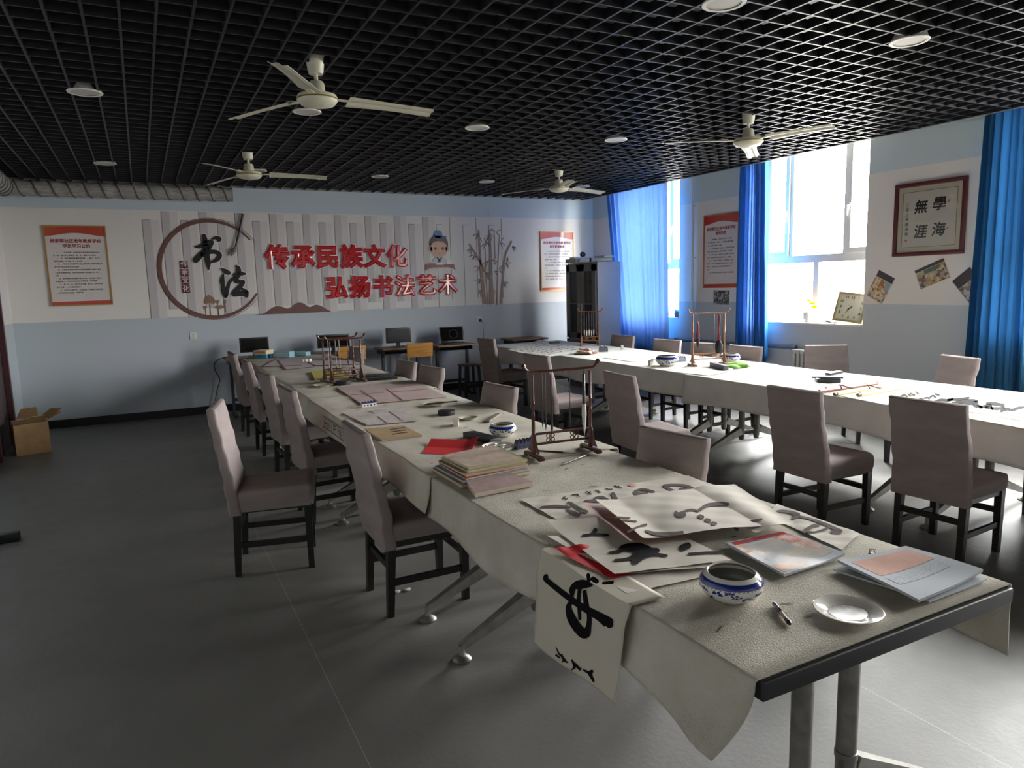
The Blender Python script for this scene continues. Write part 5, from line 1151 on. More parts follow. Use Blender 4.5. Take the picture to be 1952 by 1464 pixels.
b.build('bold_character', INK1, ho, world=True, smooth_deg=0)
b = MB()
for st in [[(295, 1000, 5), (320, 1060, 9), (348, 1092, 9)], [(300, 1080, 15), (330, 1105, 12)], [(350, 1080, 15), (372, 1130, 15), (402, 1155, 10)], [(355, 1150, 10), (382, 1120, 8)], [(445, 1130, 11), (470, 1200, 19), (440, 1230, 8)], [(470, 1170, 15), (520, 1228, 19)], [(555, 1235, 12), (600, 1260, 21), (628, 1250, 27)], [(610, 1270, 27), (642, 1330, 19), (650, 1348, 15), (635, 1300, 11)]]: b.ribbon([(*c6(X, Y), w) for X, Y, w in st], 1.3/5.226, hsf, sub=5)
b.build('signature', INK1, ho, world=True, smooth_deg=0)
# plastic sleeves with prints
def clear_mat():
    m = bpy.data.materials.new('clear_plastic_sleeve'); m.use_nodes = True; n = m.node_tree.nodes; l = m.node_tree.links
    t = n.new('ShaderNodeBsdfTransparent'); g = n.new('ShaderNodeBsdfGlossy'); g.inputs['Roughness'].default_value = .12; mx = n.new('ShaderNodeMixShader'); mx.inputs[0].default_value = .008
    nt = n.new('ShaderNodeTexNoise'); nt.inputs['Scale'].default_value = 18; bp = n.new('ShaderNodeBump'); bp.inputs['Strength'].default_value = .25; co = n.new('ShaderNodeTexCoord')
    l.new(co.outputs['Object'], nt.inputs['Vector']); l.new(nt.outputs['Fac'], bp.inputs['Height']); l.new(bp.outputs[0], g.inputs['Normal']); 
    l.new(t.outputs[0], mx.inputs[1]); l.new(g.outputs[0], mx.inputs[2]); l.new(mx.outputs[0], n['Material Output'].inputs[0]); return m
CLEAR = clear_mat(); PRINT = mat('pale_print_paper', '#b9bcc0', .8, spec=.08)
def folder(label, cs, z, h, sheetm, prints, curl=.0, group='plastic sleeves with prints', stack=.004):
    A, B, C_, E_ = [on(*p, z) for p in cs]
    def base(s, t, dz=0.): q = A*(1-s)*(1-t)+B*s*(1-t)+C_*s*t+E_*(1-s)*t; return Vector((q.x, q.y, z+h+dz+curl*((2*s-1)**2)*.6+curl*(t**2)*.5*0+.0015*math.sin(6*s+5*t)))
    t = MB(); t.slab(lambda s, q: base(.03+.94*s, .03+.94*q, 0), 14, 14, h*.8); o = t.build('document_sleeve', sheetm, None, world=True, smooth_deg=50); tag(o, label, 'document sleeve', group)
    t = MB(); t.grid(lambda s, q: base(s, q, .0016), 20, 20); t.build('clear_cover', CLEAR, o, world=True, smooth_deg=60)
    for nm, s0, s1, t0, t1, mm in prints:
        t = MB(); t.grid(lambda s, q: base(s0+(s1-s0)*s, t0+(t1-t0)*q, .0006), 12, 12); t.build(nm, mm, o, world=True, smooth_deg=60)
    return o
MAGR = mat('print_red_patches', '#a83a38', .8, spec=.08, col2='#c9b7a8', vscale=22); MAGG = mat('print_grey_blue_patches', '#93979a', .8, spec=.08, col2='#b3a698', vscale=14); MAGO = mat('print_orange_patches', '#c08a68', .8, spec=.08, col2='#c9c0ba', vscale=26); PRR = mat('print_salmon', '#b98f80', .8, spec=.08, var=.06, vscale=30); PRT = mat('print_grey_text', '#8f9197', .8, spec=.08, col2='#b0b3b8', vscale=60, stretch=(1, 6, 1))
folder('glossy plastic folder with a red and grey printed cover beside the sheet stack', ((1495, 1107), (1618, 1062), (1490, 1017), (1376, 1040)), TZ+.003, .010, mat('white_print_paper', '#a9adb2', .8, spec=.08), [('print_field', .12, .92, .14, .80, MAGG), ('red_print', .10, .95, .86, .95, mat('print_red', '#9c3434', .8, spec=.08)), ('red_print', .70, .95, .30, .92, MAGR), ('orange_print', .06, .45, .06, .24, MAGO), ('orange_print', .04, .20, .55, .86, MAGO)], .006)
folder('lower clear plastic sleeve sticking out at the right table edge', ((1775, 1155), (1890, 1108), (1730, 1050), (1578, 1088)), TZ+.003, .006, PRINT, [('grey_print', .1, .9, .1, .9, PRT)], .003)
folder('upper clear plastic sleeve with a salmon and grey print at the right front', ((1752, 1160), (1882, 1095), (1725, 1047), (1588, 1075)), TZ+.012, .010, mat('grey_print_paper', '#a2a6ac', .8, spec=.08), [('salmon_print', .12, .88, .52, .88, PRR), ('grey_print', .12, .85, .30, .46, PRT)], .012)
# binder clip
q = on(1663, 1063); t = thing('binder_clip', 'small red binder clip near the right table edge', 'clip', (q.x, q.y, TZ+.002), .4)
b = MB(); b.M = Matrix(((1, 0, 0, 0), (0, 0, -1, 0), (0, 1, 0, 0), (0, 0, 0, 1))); b.prism([(-.009, 0), (.009, 0), (.004, .012), (-.004, .012)], -.011, .011); b.build('clip_body', mat('red_clip', '#7c1a1c', .35), t, smooth_deg=0)
b = MB(); b.tube([(-.003, -.008, .011), (-.010, -.006, .028), (-.010, .006, .028), (-.003, .008, .011)], .0011, 6); b.tube([(.003, -.008, .011), (.016, -.006, .020), (.016, .006, .020), (.003, .008, .011)], .0011, 6); b.build('wire_handle', mat('clip_wire', '#85858a', .3, .9), t)
# book pile beside the near rack
G = 'books and papers piled beside the near rack'
BK = [((905, 940), (1016, 918), (960, 895), (880, 905), 0, .020, '#a08784', 'thin mauve pad at the front of the book pile'),
      ((880, 925), (1010, 898), (935, 862), (823, 892), 0, .014, '#9a8266', 'lowest brown book of the pile beside the near rack'),
      ((885, 918), (1008, 893), (940, 860), (828, 888), .014, .009, '#7c9aa0', 'book with a blue edge in the pile beside the near rack'),
      ((888, 912), (1005, 888), (945, 862), (838, 884), .023, .009, '#8e2f2c', 'book with a red edge in the pile beside the near rack'),
      ((888, 905), (1008, 884), (948, 856), (835, 878), .032, .010, '#a3896f', 'brown covered book in the middle of the pile beside the near rack'),
      ((892, 898), (1006, 876), (946, 850), (840, 872), .042, .008, '#8f9a62', 'green edged magazine in the pile beside the near rack'),
      ((893, 890), (992, 874), (940, 848), (842, 868), .050, .012, '#b09c8c', 'top book of the pile with a printed tan cover')]
PGS = mat('book_page_edges', '#b5a794', .8, stretch=(1, 1, 60), var=.2, vscale=6)
for a_, b_, c_, d_, z0, h, colr, lb in BK:
    A, B, C_, E_ = [on(*p, TZ+.004+z0+h) for p in (a_, b_, c_, d_)]; t = thing('book', lb, 'book', ((A.x+C_.x)/2, (A.y+C_.y)/2, TZ+.004+z0), 0, G)
    cm = mat('book_cover_'+colr.strip('#'), colr, .6, var=.12, vscale=20)
    m = MB(); pts = [(p.x, p.y) for p in (A, B, C_, E_)]
    area = sum(pts[i][0]*pts[(i+1) % 4][1]-pts[(i+1) % 4][0]*pts[i][1] for i in range(4))
    if area < 0: pts = pts[::-1]
    cx = sum(p[0] for p in pts)/4; cy_ = sum(p[1] for p in pts)/4
    m.prism([(cx+(p[0]-cx)*.985, cy_+(p[1]-cy_)*.985) for p in pts], TZ+.004+z0+.0012, TZ+.004+z0+h-.0012); m.build('pages', PGS, t, world=True, smooth_deg=0)
    m = MB(); m.prism(pts, TZ+.004+z0, TZ+.004+z0+.0012); m.prism(pts, TZ+.004+z0+h-.0012, TZ+.004+z0+h); m.build('cover', cm, t, world=True, smooth_deg=0)
# tan book, red sheet, palette
def flatbook(label, cs, z, h, mm, group=None):
    A = [on(*p, z+h) for p in cs]; t = thing('book', label, 'book', ((A[0].x+A[2].x)/2, (A[0].y+A[2].y)/2, z), 0, group); pts = [(p.x, p.y) for p in A]
    cx = sum(p[0] for p in pts)/4; cy_ = sum(p[1] for p in pts)/4
    m = MB(); m.prism([(cx+(p[0]-cx)*.985, cy_+(p[1]-cy_)*.985) for p in pts], z+.001, z+h-.001); m.build('pages', PGS, t, world=True, smooth_deg=0)
    m = MB(); m.prism(pts, z, z+.001); m.prism(pts, z+h-.001, z+h); m.build('cover', mm, t, world=True, smooth_deg=0); return t
tb = flatbook('tan exercise book behind the left table edge with dark printing', ((728, 838), (805, 829), (770, 811), (694, 817)), TZ+.004, .010, mat('tan_cover', '#a48a68', .6, var=.1, vscale=9))
b = MB(); r5 = random.Random(4)
for i in range(4):
    for j in range(3):
        q = on(748+6.5*i+2*j, 818+4.5*j-1.0*i, TZ+.015); b.box((q.x, q.y, TZ+.0143), (.03, .025, .0006))
b.build('cover_lettering', INKF, tb, world=True, smooth_deg=0)
q = [on(*p) for p in ((803, 866), (896, 872), (912, 847), (822, 844))]
sheet('red_paper_sheet', 'bright red folded paper lying open in front of the long ink box', 'paper sheet', q, TZ+.005, .001, REDP, (), (3, 4), lambda s, t: (0, 0, .018*max(0, t-.55)/.45+.02*max(0, s-.8)/.2))
q = on(951, 856); t = thing('mixing_palette', 'white flower shaped mixing palette behind the book pile', 'palette', (q.x, q.y, TZ+.004), 0)
b = MB(); N = 48
pr = []
for rr, zz in ((.001, 0), (.075, 0), (.083, .004), (.085, .014), (.083, .016), (.080, .013), (.076, .006), (.001, .006)): pr.append([(rr*(1+.05*abs(math.sin(3*2*math.pi*i/N)) if rr > .05 else rr)*(1 if rr > .05 else 1)*math.cos(2*math.pi*i/N) if rr > .05 else rr*math.cos(2*math.pi*i/N), rr*(1+.05*abs(math.sin(3*2*math.pi*i/N)))*math.sin(2*math.pi*i/N) if rr > .05 else rr*math.sin(2*math.pi*i/N), zz) for i in range(N)])
b.rings(pr); b.build('palette_body', PORC, t)
b = MB()
for i in range(6): a = i*math.pi/3; b.lathe([(.021, .006), (.024, .012), (.022, .0125), (.018, .007)], 18, (.052*math.cos(a), .052*math.sin(a), 0))
b.lathe([(.021, .006), (.024, .012), (.022, .0125), (.018, .007)], 18); b.build('palette_wells', PORC, t)
# printed sheets further along the left row
PINKN = mat('pink_newsprint', '#b09c98', .7, col2='#a18c89', vscale=40); LINE = mat('red_brown_print_line', '#7d4a46', .7)
q = [on(*p, TZ+.005) for p in ((690, 772), (852, 757), (800, 732), (640, 738))]
o = sheet('printed_sheet', 'large pink printed sheet with dark red edges across the table', 'paper sheet', q, TZ+.006, .0025, PINKN, (), (2, 3))
b = MB()
for p0, p1 in (((692, 771), (850, 757)), ((641, 738.5), (690, 771)), ((668, 753), (822, 741)), ((720, 765), (688, 744)), ((768, 763), (736, 741))):
    a, c = on(*p0, TZ+.010), on(*p1, TZ+.010); b.beam((a.x, a.y, TZ+.0105), (c.x, c.y, TZ+.0105), .008, .001)
b.build('printed_lines', LINE, o, world=True, smooth_deg=0)
q = [on(*p, TZ+.005) for p in ((700, 812), (797, 803), (762, 778), (652, 788))]
o = sheet('printed_sheet', 'creased white printed sheet in front of the white and blue brush rest', 'paper sheet', q, TZ+.005, .003, mat('grey_newsprint', '#b9b1ad', .7, col2='#a49b98', vscale=50), (), (3, 3))
b = MB()
for p0, p1 in (((700, 811), (795, 803)), ((655, 789), (700, 810)), ((738, 807), (705, 783)), ((770, 803), (735, 780))):
    a, c = on(*p0, TZ+.008), on(*p1, TZ+.008); b.beam((a.x, a.y, TZ+.0095), (c.x, c.y, TZ+.0095), .005, .001)
b.build('printed_lines', LINE, o, world=True, smooth_deg=0)
# far end of the left row
YEL = mat('yellow_pad', '#b3a94e', .6); LILAC = mat('pale_sheet', '#b8aeb0', .7)
flatbook('yellow edged pad lying beside the four posted rack', ((600, 722), (672, 718), (655, 705), (592, 707)), TZ+.003, .014, YEL)
for cs, lb, mm in ((((500, 700), (575, 697), (555, 682), (525, 686)), 'pale sheet with a dark red rim at the far left of the left row', LILAC), (((545, 706), (600, 700), (570, 684), (528, 687)), 'pale sheet overlapping its neighbour at the far end of the left row', LILAC), (((600, 698), (690, 695), (665, 684), (580, 688)), 'pale sheet behind the four posted rack under the white blocks', LILAC)):
    q = [on(*p) for p in cs]; o = sheet('printed_sheet', lb, 'paper sheet', q, TZ+.004+.001*len(lb) % .003, .001, mm, (), (2, 2)); b = MB()
    for p0, p1 in ((cs[0], cs[1]), (cs[0], cs[3])): a, c = on(*p0), on(*p1); b.beam((a.x, a.y, TZ+.0075), (c.x, c.y, TZ+.0075), .02, .002)
    b.build('dark_red_rim', LINE, o, world=True, smooth_deg=0)
def boxes(name, label, cat, u0, u1, v, z, d, h, mm, group=None, parts=()):
    a, c = on(u0, v, z), on(u1, v, z); w = (c-a).length; rz = math.atan2((c-a).y, (c-a).x); m_ = (a+c)/2; nrm = Vector((-math.sin(rz), math.cos(rz), 0))
    t = thing(name, label, cat, (m_.x+nrm.x*d/2, m_.y+nrm.y*d/2, z), rz, group); b = MB(); b.box((0, 0, h/2), (w, d, h), .004); b.build('box_body', mm, t)
    for nm, cx_, cz_, ww, hh, pm in parts: b = MB(); b.box((cx_*w, -d/2-.0008, cz_*h), (ww*w, .0016, hh*h)); b.build(nm, pm, t, smooth_deg=0)
    return t
TEAL = mat('teal_card', '#2f8fa8', .5); LBLUE = mat('pale_blue_card', '#8fb6c4', .5); CREAMC = mat('cream_card', '#cdbfa0', .6); ORG = mat('orange_card', '#b77a4a', .6)
G = 'boxes at the far end of the left row'
boxes('card_box', 'teal box at the bottom of the small stack before the left monitor', 'box', 485, 508, 683.5, TZ+.003, .16, .058, TEAL, G, [('printed_band', 0, .5, .5, .3, mat('dark_teal_print', '#1d5f86', .5))])
boxes('card_box', 'cream and orange box on top of the teal box', 'box', 483.5, 507.5, 676.0, TZ+.061, .16, .052, CREAMC, G, [('orange_band', 0, .55, .85, .4, ORG)])
WDOT = mat('white_print_dots', '#cfdde0', .5)
boxes('card_box', 'pale blue box with white print rows right of the teal box', 'box', 517, 552, 682, TZ+.003, .12, .075, LBLUE, G, [('print_row', 0, .72, .85, .14, WDOT), ('print_row', 0, .32, .85, .14, WDOT)])
boxes('card_box', 'low pale blue box at the right end of the box line', 'box', 553, 583, 679, TZ+.003, .12, .05, LBLUE, G, [('print_row', 0, .55, .8, .2, WDOT)])
boxes('card_box', 'small dark blue box between the teal and the pale blue boxes', 'box', 510.5, 515.5, 683, TZ+.003, .05, .055, mat('dark_blue_card', '#27405e', .5), G)
G = 'white blocks on the far pale sheet'
for i, u in enumerate((574, 580, 586)): boxes('eraser_block', ['white block nearest the pale sheet corner', 'white block in the middle of the three on the pale sheet', 'white block nearest the four posted rack on the pale sheet'][i], 'block', u, u+4.5, 690-.3*i, TZ+.011, .05, .03, WHITE, G)
# ------------------------------------------------------------------ things on the right row
q = [on(*p, TZ+.006) for p in ((968, 668), (1040, 682), (1128, 668), (1030, 648))]
o = sheet('calligraphy_sheet', 'white sheet full of small black writing at the far end of the right row', 'paper sheet', q, TZ+.006, .004, XUANW, (), (2, 2), lambda s, t: (0, 0, .01*max(0, .2-t)))
b = MB(); r6 = random.Random(8)
A, B, C_, E_ = q
for i in range(8):
    for j in range(9):
        s, t_ = (i+.8)/9, (j+.8)/10; p = A*(1-s)*(1-t_)+B*s*(1-t_)+C_*s*t_+E_*(1-s)*t_
        for _ in range(3):
            dx, dy = r6.uniform(-.03, .03), r6.uniform(-.03, .03); ax, ay = r6.uniform(-.04, .04), r6.uniform(-.04, .04)
            b.ribbon([(p.x+dx, p.y+dy, .012), (p.x+dx+ax, p.y+dy+ay, .018)], 1, lambda x, y: Vector((x, y, TZ+.0165)), sub=2)
b.build('small_characters', INK1, o, world=True, smooth_deg=0)
q = [on(*p, TZ+.006) for p in ((1150, 682), (1205, 690), (1262, 680), (1205, 672))]
sheet('calligraphy_sheet', 'blank white sheet in front of the small white brush rest on the right row', 'paper sheet', q, TZ+.006, .002, XUANW, (), (2, 2))
q = [on(*p, TZ+.006) for p in ((1290, 709), (1352, 716), (1398, 706), (1360, 688))]
sheet('calligraphy_sheet', 'white sheet under the grey felt block by the red brush rack', 'paper sheet', q, TZ+.0062, .0004, XUANW, (), (2, 2), lambda s, t: (0, 0, .025*max(0, t-.8)/.2*max(0, s-.5)))
b = MB(); r7 = random.Random(2)
pc = on(1117, 672, TZ+.02)
bmx = bmesh.new(); bmesh.ops.create_icosphere(bmx, subdivisions=3, radius=1)
for v_ in bmx.verts:
    n_ = .75+.45*math.sin(5.1*v_.co.x+3*v_.co.y)*math.cos(4.3*v_.co.z+2*v_.co.x)+.2*math.sin(11*v_.co.y+7*v_.co.x); v_.co = Vector((v_.co.x*.11*n_, v_.co.y*.15*n_, max(-.02, v_.co.z*.045*n_)+.02))
bmx.verts.index_update(); b.add([v_.co+Vector((pc.x, pc.y, TZ+.005)) for v_ in bmx.verts], [tuple(w.index for w in f.verts) for f in bmx.faces]); bmx.free()
tag(b.build('crumpled_tissue', mat('pink_tissue', '#d9a89a', .8, col2='#e6ddd6', vscale=12), world=True, smooth_deg=25), 'crumpled pink and white tissue in front of the cabinet side rack', 'tissue')
pc = on(1402, 697, TZ+.02); b = MB(); bmx = bmesh.new(); bmesh.ops.create_icosphere(bmx, subdivisions=3, radius=1)
for v_ in bmx.verts:
    n_ = .85+.25*math.sin(4.1*v_.co.x+2*v_.co.y)+.15*math.sin(9*v_.co.y+5*v_.co.x); v_.co = Vector((v_.co.x*.13*n_, v_.co.y*.11*n_, max(-.01, v_.co.z*.035*n_)+.012))
bmx.verts.index_update(); b.add([v_.co+Vector((pc.x, pc.y, TZ+.004)) for v_ in bmx.verts], [tuple(w.index for w in f.verts) for f in bmx.faces]); bmx.free()
tag(b.build('cleaning_cloth', mat('green_cloth', '#6c9a3e', .9, var=.2, vscale=20, bump=.4), world=True, smooth_deg=40), 'crumpled green cleaning cloth right of the rack with the red brush', 'cloth')
# sheets, rods and scrolls near the front of the right row
q = [on(*p) for p in ((1483, 740), (1545, 748), (1590, 738), (1520, 726))]
for i in range(3): sheet('blank_paper', ['bottom white sheet of the small pile left of the brown rods', 'middle white sheet of the small pile left of the brown rods', 'top white sheet of the small pile left of the brown rods'][i], 'paper sheet', [p+Vector((.01*i, .012*i, 0)) for p in q], TZ+.003+.0035*i, .0008, XUANW, (), (2, 2), None, 'white sheets left of the brown rods')
ROD = mat('brown_scroll_rod', '#8a4f36', .4, var=.2, vscale=30); CRS = mat('cream_scroll_silk', '#cfc6a4', .6, var=.05, vscale=20); RIB = mat('dark_red_ribbon', '#5c2a24', .6)
def rod(label, p0, p1, r, mm, name, group, capm=None, z=TZ+.002):
    a, c = on(*p0, z+r), on(*p1, z+r); t = thing(name, label, 'scroll', a, 0, group); d = c-a
    b = MB(); b.tube([d*0, d*.5, d], r, 14); b.build('rolled_body', mm, t)
    if capm:
        u_ = d.normalized(); b = MB(); b.tube([-u_*.025, -u_*.02, u_*.001], [r*.7, r*.8, r*.8], 12); b.tube([d-u_*.001, d+u_*.02, d+u_*.025], [r*.8, r*.8, r*.7], 12); b.build('roller_knob', capm, t)
    return t
KNOB = mat('grey_roller_knob', '#7a6a5c', .4)
rod('front brown scroll rod of the bundle on the right row', (1562, 746), (1672, 731), .013, ROD, 'scroll_rod', 'brown scroll rods', None)
rod('back brown scroll rod of the bundle on the right row', (1575, 741), (1672, 727), .012, ROD, 'scroll_rod', 'brown scroll rods', None)
rod('cream hanging scroll rolled up next to the brown rods', (1594, 751), (1688, 735), .016, CRS, 'rolled_scroll', 'cream rolled scrolls', KNOB); rod('cream hanging scroll rolled up beside the long open calligraphy', (1639, 752), (1728, 737), .017, CRS, 'rolled_scroll', 'cream rolled scrolls', KNOB)
b = MB()
for u, v in ((1605, 735), (1658, 735)):
    p = on(u, v, TZ+.05); b.tube(smooth([(p.x-.04, p.y-.03, TZ+.035), (p.x-.02, p.y, TZ+.055), (p.x+.01, p.y+.03, TZ+.05), (p.x+.02, p.y-.02, TZ+.045), (p.x-.02, p.y-.04, TZ+.05), (p.x+.03, p.y-.07, TZ+.035)], 4), .005, 6)
tag(b.build('scroll_ribbon', RIB, world=True), 'dark red ribbon tied around the brown scroll rods', 'ribbon')
q = [on(*p, TZ+.004) for p in ((1590, 752), (1690, 772), (1810, 752), (1718, 735))]
sheet('scroll_backing', 'pale unrolled scroll backing lying under the cream scrolls', 'scroll', q, TZ+.003, .0015, mat('pale_scroll_silk', '#cfcbb2', .7, var=.05), (), (2, 2))
q = [on(*p, TZ+.006) for p in ((1690, 770), (2040, 835), (2075, 775), (1790, 738))]
SILK = mat('scroll_border_silk', '#cdc39a', .7, var=.05)
o = sheet('open_scroll', 'long open hanging scroll with black running script on the right table', 'scroll', q, TZ+.006, .0015, SILK, (), (2, 2), nu=40)
A, B, C_, E_ = q
def sc(s, t): p = A*(1-s)*(1-t)+B*s*(1-t)+C_*s*t+E_*(1-s)*t; return Vector((p.x, p.y, TZ+.0105))
b = MB(); b.grid(lambda s, t: sc(.10+.86*s, .2+.62*t), 20, 8); b.build('scroll_paper', XUANW, o, world=True, smooth_deg=0)
b = MB(); b.grid(lambda s, t: sc(.02+.97*s, -.0+.03*t)+Vector((0, 0, .001)), 20, 2); b.build('dark_hem', mat('grey_green_silk', '#8b8b78', .7), o, world=True, smooth_deg=0)
b = MB(); cz = crop(1550, 720, 4.856)
def ssf(u, v): p = P(u, v, TZ+.012); return Vector((p.x, p.y, TZ+.012))
for st in [[(820, 165, 6), (850, 160, 6), (870, 175, 6)], [(880, 150, 6), (900, 170, 6)], [(900, 145, 6), (940, 160, 6)], [(950, 130, 6), (975, 150, 6)], [(960, 205, 7), (1000, 195, 7), (1020, 205, 7)], [(1030, 190, 7), (1060, 185, 8), (1075, 195, 7)], [(1085, 180, 8), (1110, 165, 8), (1130, 180, 8)], [(1130, 150, 8), (1165, 160, 8)],
           [(1110, 230, 10), (1180, 205, 12), (1250, 210, 12), (1290, 195, 9)], [(1250, 205, 10), (1350, 200, 12), (1440, 185, 9)], [(1290, 235, 8), (1400, 215, 14), (1480, 210, 12), (1520, 225, 14), (1440, 240, 12), (1350, 240, 9)], [(1490, 255, 10), (1540, 270, 12), (1620, 260, 12)], [(1520, 250, 8), (1560, 275, 10)], [(1610, 240, 12), (1680, 240, 14), (1760, 255, 14)], [(1600, 275, 10), (1690, 285, 12), (1770, 280, 10)], [(1640, 250, 8), (1660, 290, 9)], [(1740, 310, 10), (1800, 290, 12), (1840, 300, 12), (1900, 280, 12), (1950, 275, 9)]]:
    b.ribbon([(*cz(X, Y), w) for X, Y, w in st], 2.2/4.856, ssf, sub=4)
b.build('running_script', INK1, o, world=True, smooth_deg=0)
# ------------------------------------------------------------------ window sill
zs = WZ0+.001
q = PX(1541, 612, 6.93); t = thing('flower_pot', 'small white ribbed flower pot with yellow flowers on the window sill', 'potted plant', (6.93, q.y, zs))
b = MB(); N = 40
b.rings([[(r_*(1+.03*math.cos(i*math.pi))*math.cos(2*math.pi*i/N), r_*(1+.03*math.cos(i*math.pi))*math.sin(2*math.pi*i/N), z_) for i in range(N)] for r_, z_ in ((.045, 0), (.047, .03), (.056, .035), (.058, .12), (.052, .12), (.05, .10))]); b.build('pot', PORC, t, smooth_deg=30)
b = MB(); b.tube([(0, 0, .09), (-.01, -.02, .15), (-.01, -.05, .20)], .003, 6); b.tube([(0, 0, .09), (.0, .01, .16), (0, 0, .235)], .003, 6); b.tube([(0, 0, .09), (0, -.03, .13), (0, -.06, .155)], .003, 6)
for c in ((0, .03, .16), (0, -.03, .14)): b.add([(c[0], c[1]-.02, c[2]), (c[0]+.012, c[1], c[2]+.005), (c[0], c[1]+.025, c[2]+.02), (c[0]-.012, c[1], c[2]+.005)], [(0, 1, 2, 3)])
b.build('stems', mat('green_stem', '#5f8f2e', .6), t)
YF = mat('yellow_petals', '#e6b800', .9, trans=.07, spec=0.)
for c in ((-.01, -.05, .205), (0, 0, .24), (0, -.075, .165)):
    b = MB()
    for k in range(10):
        a = k*2*math.pi/10
        for tilt, ln in ((.2, .062), (.6, .052), (1.0, .035)):
            d = Vector((math.cos(a)*math.cos(tilt)*.8, math.sin(a)*math.cos(tilt), math.sin(tilt))); e1 = Vector((-math.sin(a), math.cos(a), 0))*.016; c0 = Vector(c)
            b.add([c0, c0+d*ln*.6+e1, c0+d*ln, c0+d*ln*.6-e1], [(0, 1, 2, 3)])
    b.build('flower', YF, t, smooth_deg=0)
CLK = mat('gold_clock_frame', '#b9a77c', .3, .5); FACE = mat('clock_face', '#cfcdb8', .5)
ck = thing('wall_clock', 'square gold framed clock leaning on the window sill at the right', 'clock', (6.878, 5.245, zs+.004))
tl = Matrix.Translation((-.0, 0, .012)) @ Matrix.Rotation(math.radians(16), 4, 'Z') @ Matrix.Rotation(math.radians(15), 4, 'Y') @ Matrix.Rotation(math.radians(7), 4, 'X') @ Matrix(((0, 0, -1, 0), (-1, 0, 0, 0), (0, 1, 0, .17), (0, 0, 0, 1)))
S = .165
b = MB(); b.M = tl
for c, d in (((0, S-.013, 0), (2*S, .026, .04)), ((0, -S+.013, 0), (2*S, .026, .04)), ((S-.013, 0, 0), (.026, 2*S-.052, .04)), ((-S+.013, 0, 0), (.026, 2*S-.052, .04))): b.box(c, d, .006)
b.build('clock_frame', CLK, ck)
b = MB(); b.M = tl; b.box((0, 0, -.004), (2*S-.05, 2*S-.05, .02)); b.build('dial', FACE, ck, smooth_deg=0)
for h in range(1, 13):
    b = MB(); a = math.radians(90-30*h); rr = .108/max(abs(math.cos(a)), abs(math.sin(a)))*1.0; rr = min(rr, .137)
    put_text(b, str(h), .042, tl @ Matrix.Translation((rr*math.cos(a), rr*math.sin(a), .0066)), .012, .001)
    b.build('numeral', INK, ck, smooth_deg=0)
def hand(nm, deg, ln, w, z_):
    b = MB(); b.M = tl @ Matrix.Translation((0, 0, z_)) @ Matrix.Rotation(math.radians(90-deg), 4, 'Z'); b.prism([(-.02, -w/2), (ln*.8, -w/2), (ln, 0), (ln*.8, w/2), (-.02, w/2)], 0, .001); b.build(nm, INK, ck, smooth_deg=0)
hand('hour_hand', 232, .045, .007, .009); hand('minute_hand', 214, .085, .005, .0105); hand('second_hand', 320, .04, .002, .012)
q = PX(1605, 607, 6.9); b = MB(); bmx = bmesh.new(); bmesh.ops.create_icosphere(bmx, subdivisions=3, radius=1)
for v_ in bmx.verts: n_ = .8+.3*math.sin(4*v_.co.y+2*v_.co.x); v_.co = Vector((v_.co.x*.035*n_, v_.co.y*.085*n_, v_.co.z*.018*n_+.016+.008*math.sin(30*v_.co.y*.085)))
bmx.verts.index_update(); b.add([v_.co+Vector((6.86, q.y+.10, zs+.003)) for v_ in bmx.verts], [tuple(w.index for w in f.verts) for f in bmx.faces]); bmx.free()
tag(b.build('folded_rag', mat('grey_green_rag', '#8fa59a', .9, col2='#d0d3cc', vscale=25), world=True), 'folded grey green rag at the foot of the leaning clock', 'cloth')
t = thing('ink_jar', 'small dark jar with a teal lid on the far window sill', 'jar', (6.90, 8.065, zs)); b = MB(); b.lathe([(0, 0), (.045, 0), (.05, .01), (.05, .075), (.04, .085), (0, .085)], 20); b.build('jar_body', mat('dark_jar', '#3b3b3f', .3), t); b = MB(); b.lathe([(0, .0855), (.043, .0855), (.043, .108), (0, .11)], 20); b.build('jar_lid', mat('teal_lid', '#2f9fb0', .4), t)
# things on the cabinet
zc = 1.901; G = 'rolls and boxes on the steel cabinet'
PAPR = mat('white_paper_roll', '#cfcfcb', .7)
def roll(label, a, c, r, mm, band=None):
    a, c = Vector(a), Vector(c); t = thing('paper_roll', label, 'paper roll', a, 0, G); d = c-a; b = MB(); b.tube([d*0, d], r, 16); b.build('roll_body', mm, t)
    if band: b = MB(); b.tube([d*.3, d*.36], r*1.03, 16); b.tube([-d.normalized()*.002, d.normalized()*.004], r*.75, 16); b.build('dark_band', band, t)
def cbox(name, label, c, d, mm, rz=0): b = MB(); b.box((0, 0, d[2]/2), d, .004); tag(b.build(name, mm, None, c, rz), label, 'box', G)
roll('front white paper roll with a dark band on the cabinet', (5.86, 9.05, zc+.032), (6.30, 8.85, zc+.032), .03, PAPR, BLKP); roll('lower white paper roll at the front edge of the cabinet top', (5.88, 9.13, zc+.028), (6.25, 9.02, zc+.028), .026, mat('pinkish_roll', '#c3b5b0', .7), None)
cbox('cardboard_strip_box', 'long low cream box at the back of the cabinet top', (6.10, 9.38, zc), (.42, .25, .06), mat('grey_cream_board', '#a9a69c', .7), .1); cbox('paper_bundle', 'flat white paper bundle lying on the long cream box', (6.12, 9.36, zc+.061), (.38, .16, .03), PAPR, -.15)
cbox('paper_bundle', 'pale green flat paper bundle at the right of the cabinet top', (6.22, 8.92, zc+.064), (.20, .22, .025), mat('pale_green_paper', '#b7c0b0', .7), .1)
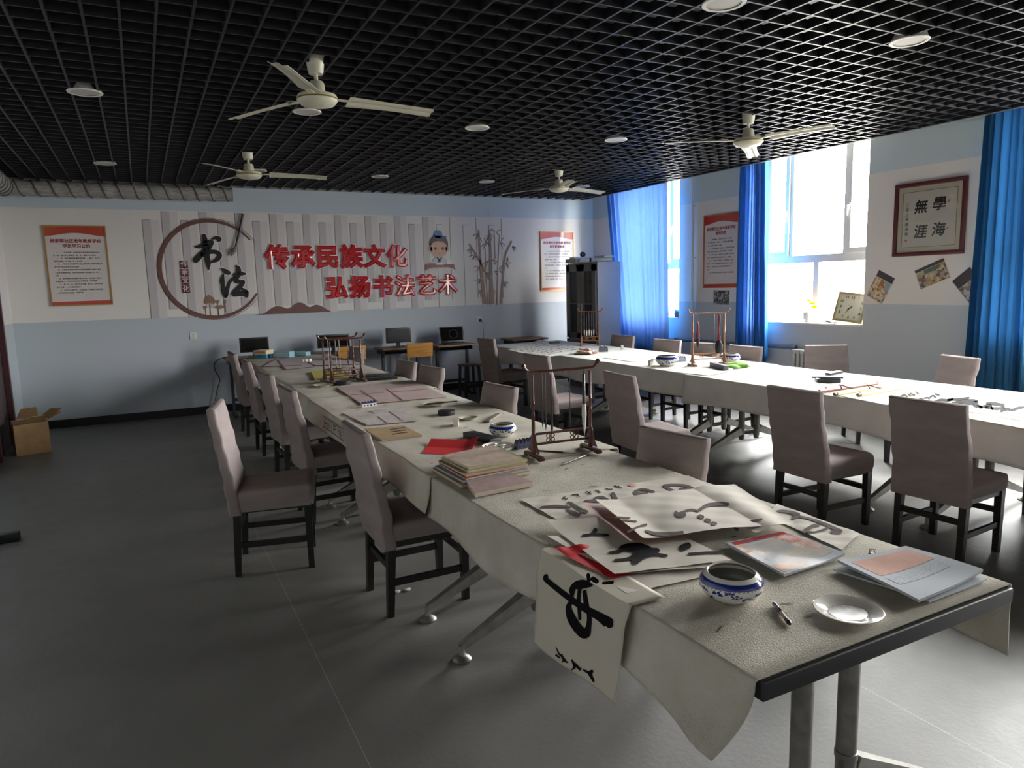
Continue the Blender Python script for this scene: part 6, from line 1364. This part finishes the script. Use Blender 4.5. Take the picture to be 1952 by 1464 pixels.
t = thing('tape_roll', 'black roll of tape standing on the boxes on the cabinet', 'tape roll', (6.16, 9.42, zc+.0915), .4, G); b = MB(); b.lathe([(.02, -.02), (.04, -.02), (.04, .02), (.02, .02), (.02, -.02)], 24, (0, 0, .04), (1, 0, 0)); b.build('tape_ring', BLKP, t)
# left edge: cardboard and a small block on the floor
t = thing('cardboard_box', 'torn open cardboard box by the door at the left edge', 'box', (XL+.22, 8.78, 0), .2); CARD = mat('brown_cardboard', '#a5835a', .8, var=.1, vscale=12)
b = MB(); b.box((0, 0, .16), (.30, .36, .32)); b.build('box_body', CARD, t, smooth_deg=0)
for i, (x, y, a, l_) in enumerate(((.15, .05, .6, .14), (.15, -.1, -.2, .12), (.0, .18, 1.3, .15), (0, -.18, -1.2, .14))):
    b = MB(); d = Vector((math.cos(a), math.sin(a), .55)); s_ = Vector((-math.sin(a), math.cos(a), 0))*.1; p = Vector((x, y, .325)); b.add([p-s_, p+s_, p+s_*.8+d*l_, p-s_*.6+d*l_*1.1, p-s_+Vector((0, 0, .004)), p+s_+Vector((0, 0, .004)), p+s_*.8+d*l_+Vector((0, 0, .004)), p-s_*.6+d*l_*1.1+Vector((0, 0, .004))], [(3, 2, 1, 0), (4, 5, 6, 7), (0, 1, 5, 4), (1, 2, 6, 5), (2, 3, 7, 6), (3, 0, 4, 7)]); b.build('box_flap', CARD, t, smooth_deg=0)
q = P(10, 1022, .04); b = MB(); b.box((q.x, q.y, .03), (.16, .07, .06), .008); tag(b.build('floor_block', BLKP, world=True), 'small black block on the dark floor at the left edge', 'block')

SCR_ = mat('white_paper_scrap', '#c9c5c0', .8)
for i, (u, v, lb) in enumerate(((757, 1127, 'tiny white paper scrap on the floor beside the nearest left chair leg'), (777, 1123, 'second tiny white paper scrap on the floor nearer the metal table foot'))):
    q = P(u, v, .01); b = MB(); bmx = bmesh.new(); bmesh.ops.create_icosphere(bmx, subdivisions=2, radius=1)
    for v_ in bmx.verts: n_ = .8+.4*math.sin(5*v_.co.x+7*v_.co.y+i); v_.co = Vector((v_.co.x*.02*n_, v_.co.y*.016*n_, v_.co.z*.007+.007))
    bmx.verts.index_update(); b.add([v_.co+Vector((q.x, q.y, .001)) for v_ in bmx.verts], [tuple(w.index for w in f.verts) for f in bmx.faces]); bmx.free()
    tag(b.build('paper_scrap', SCR_, world=True, smooth_deg=20), lb, 'paper scrap')
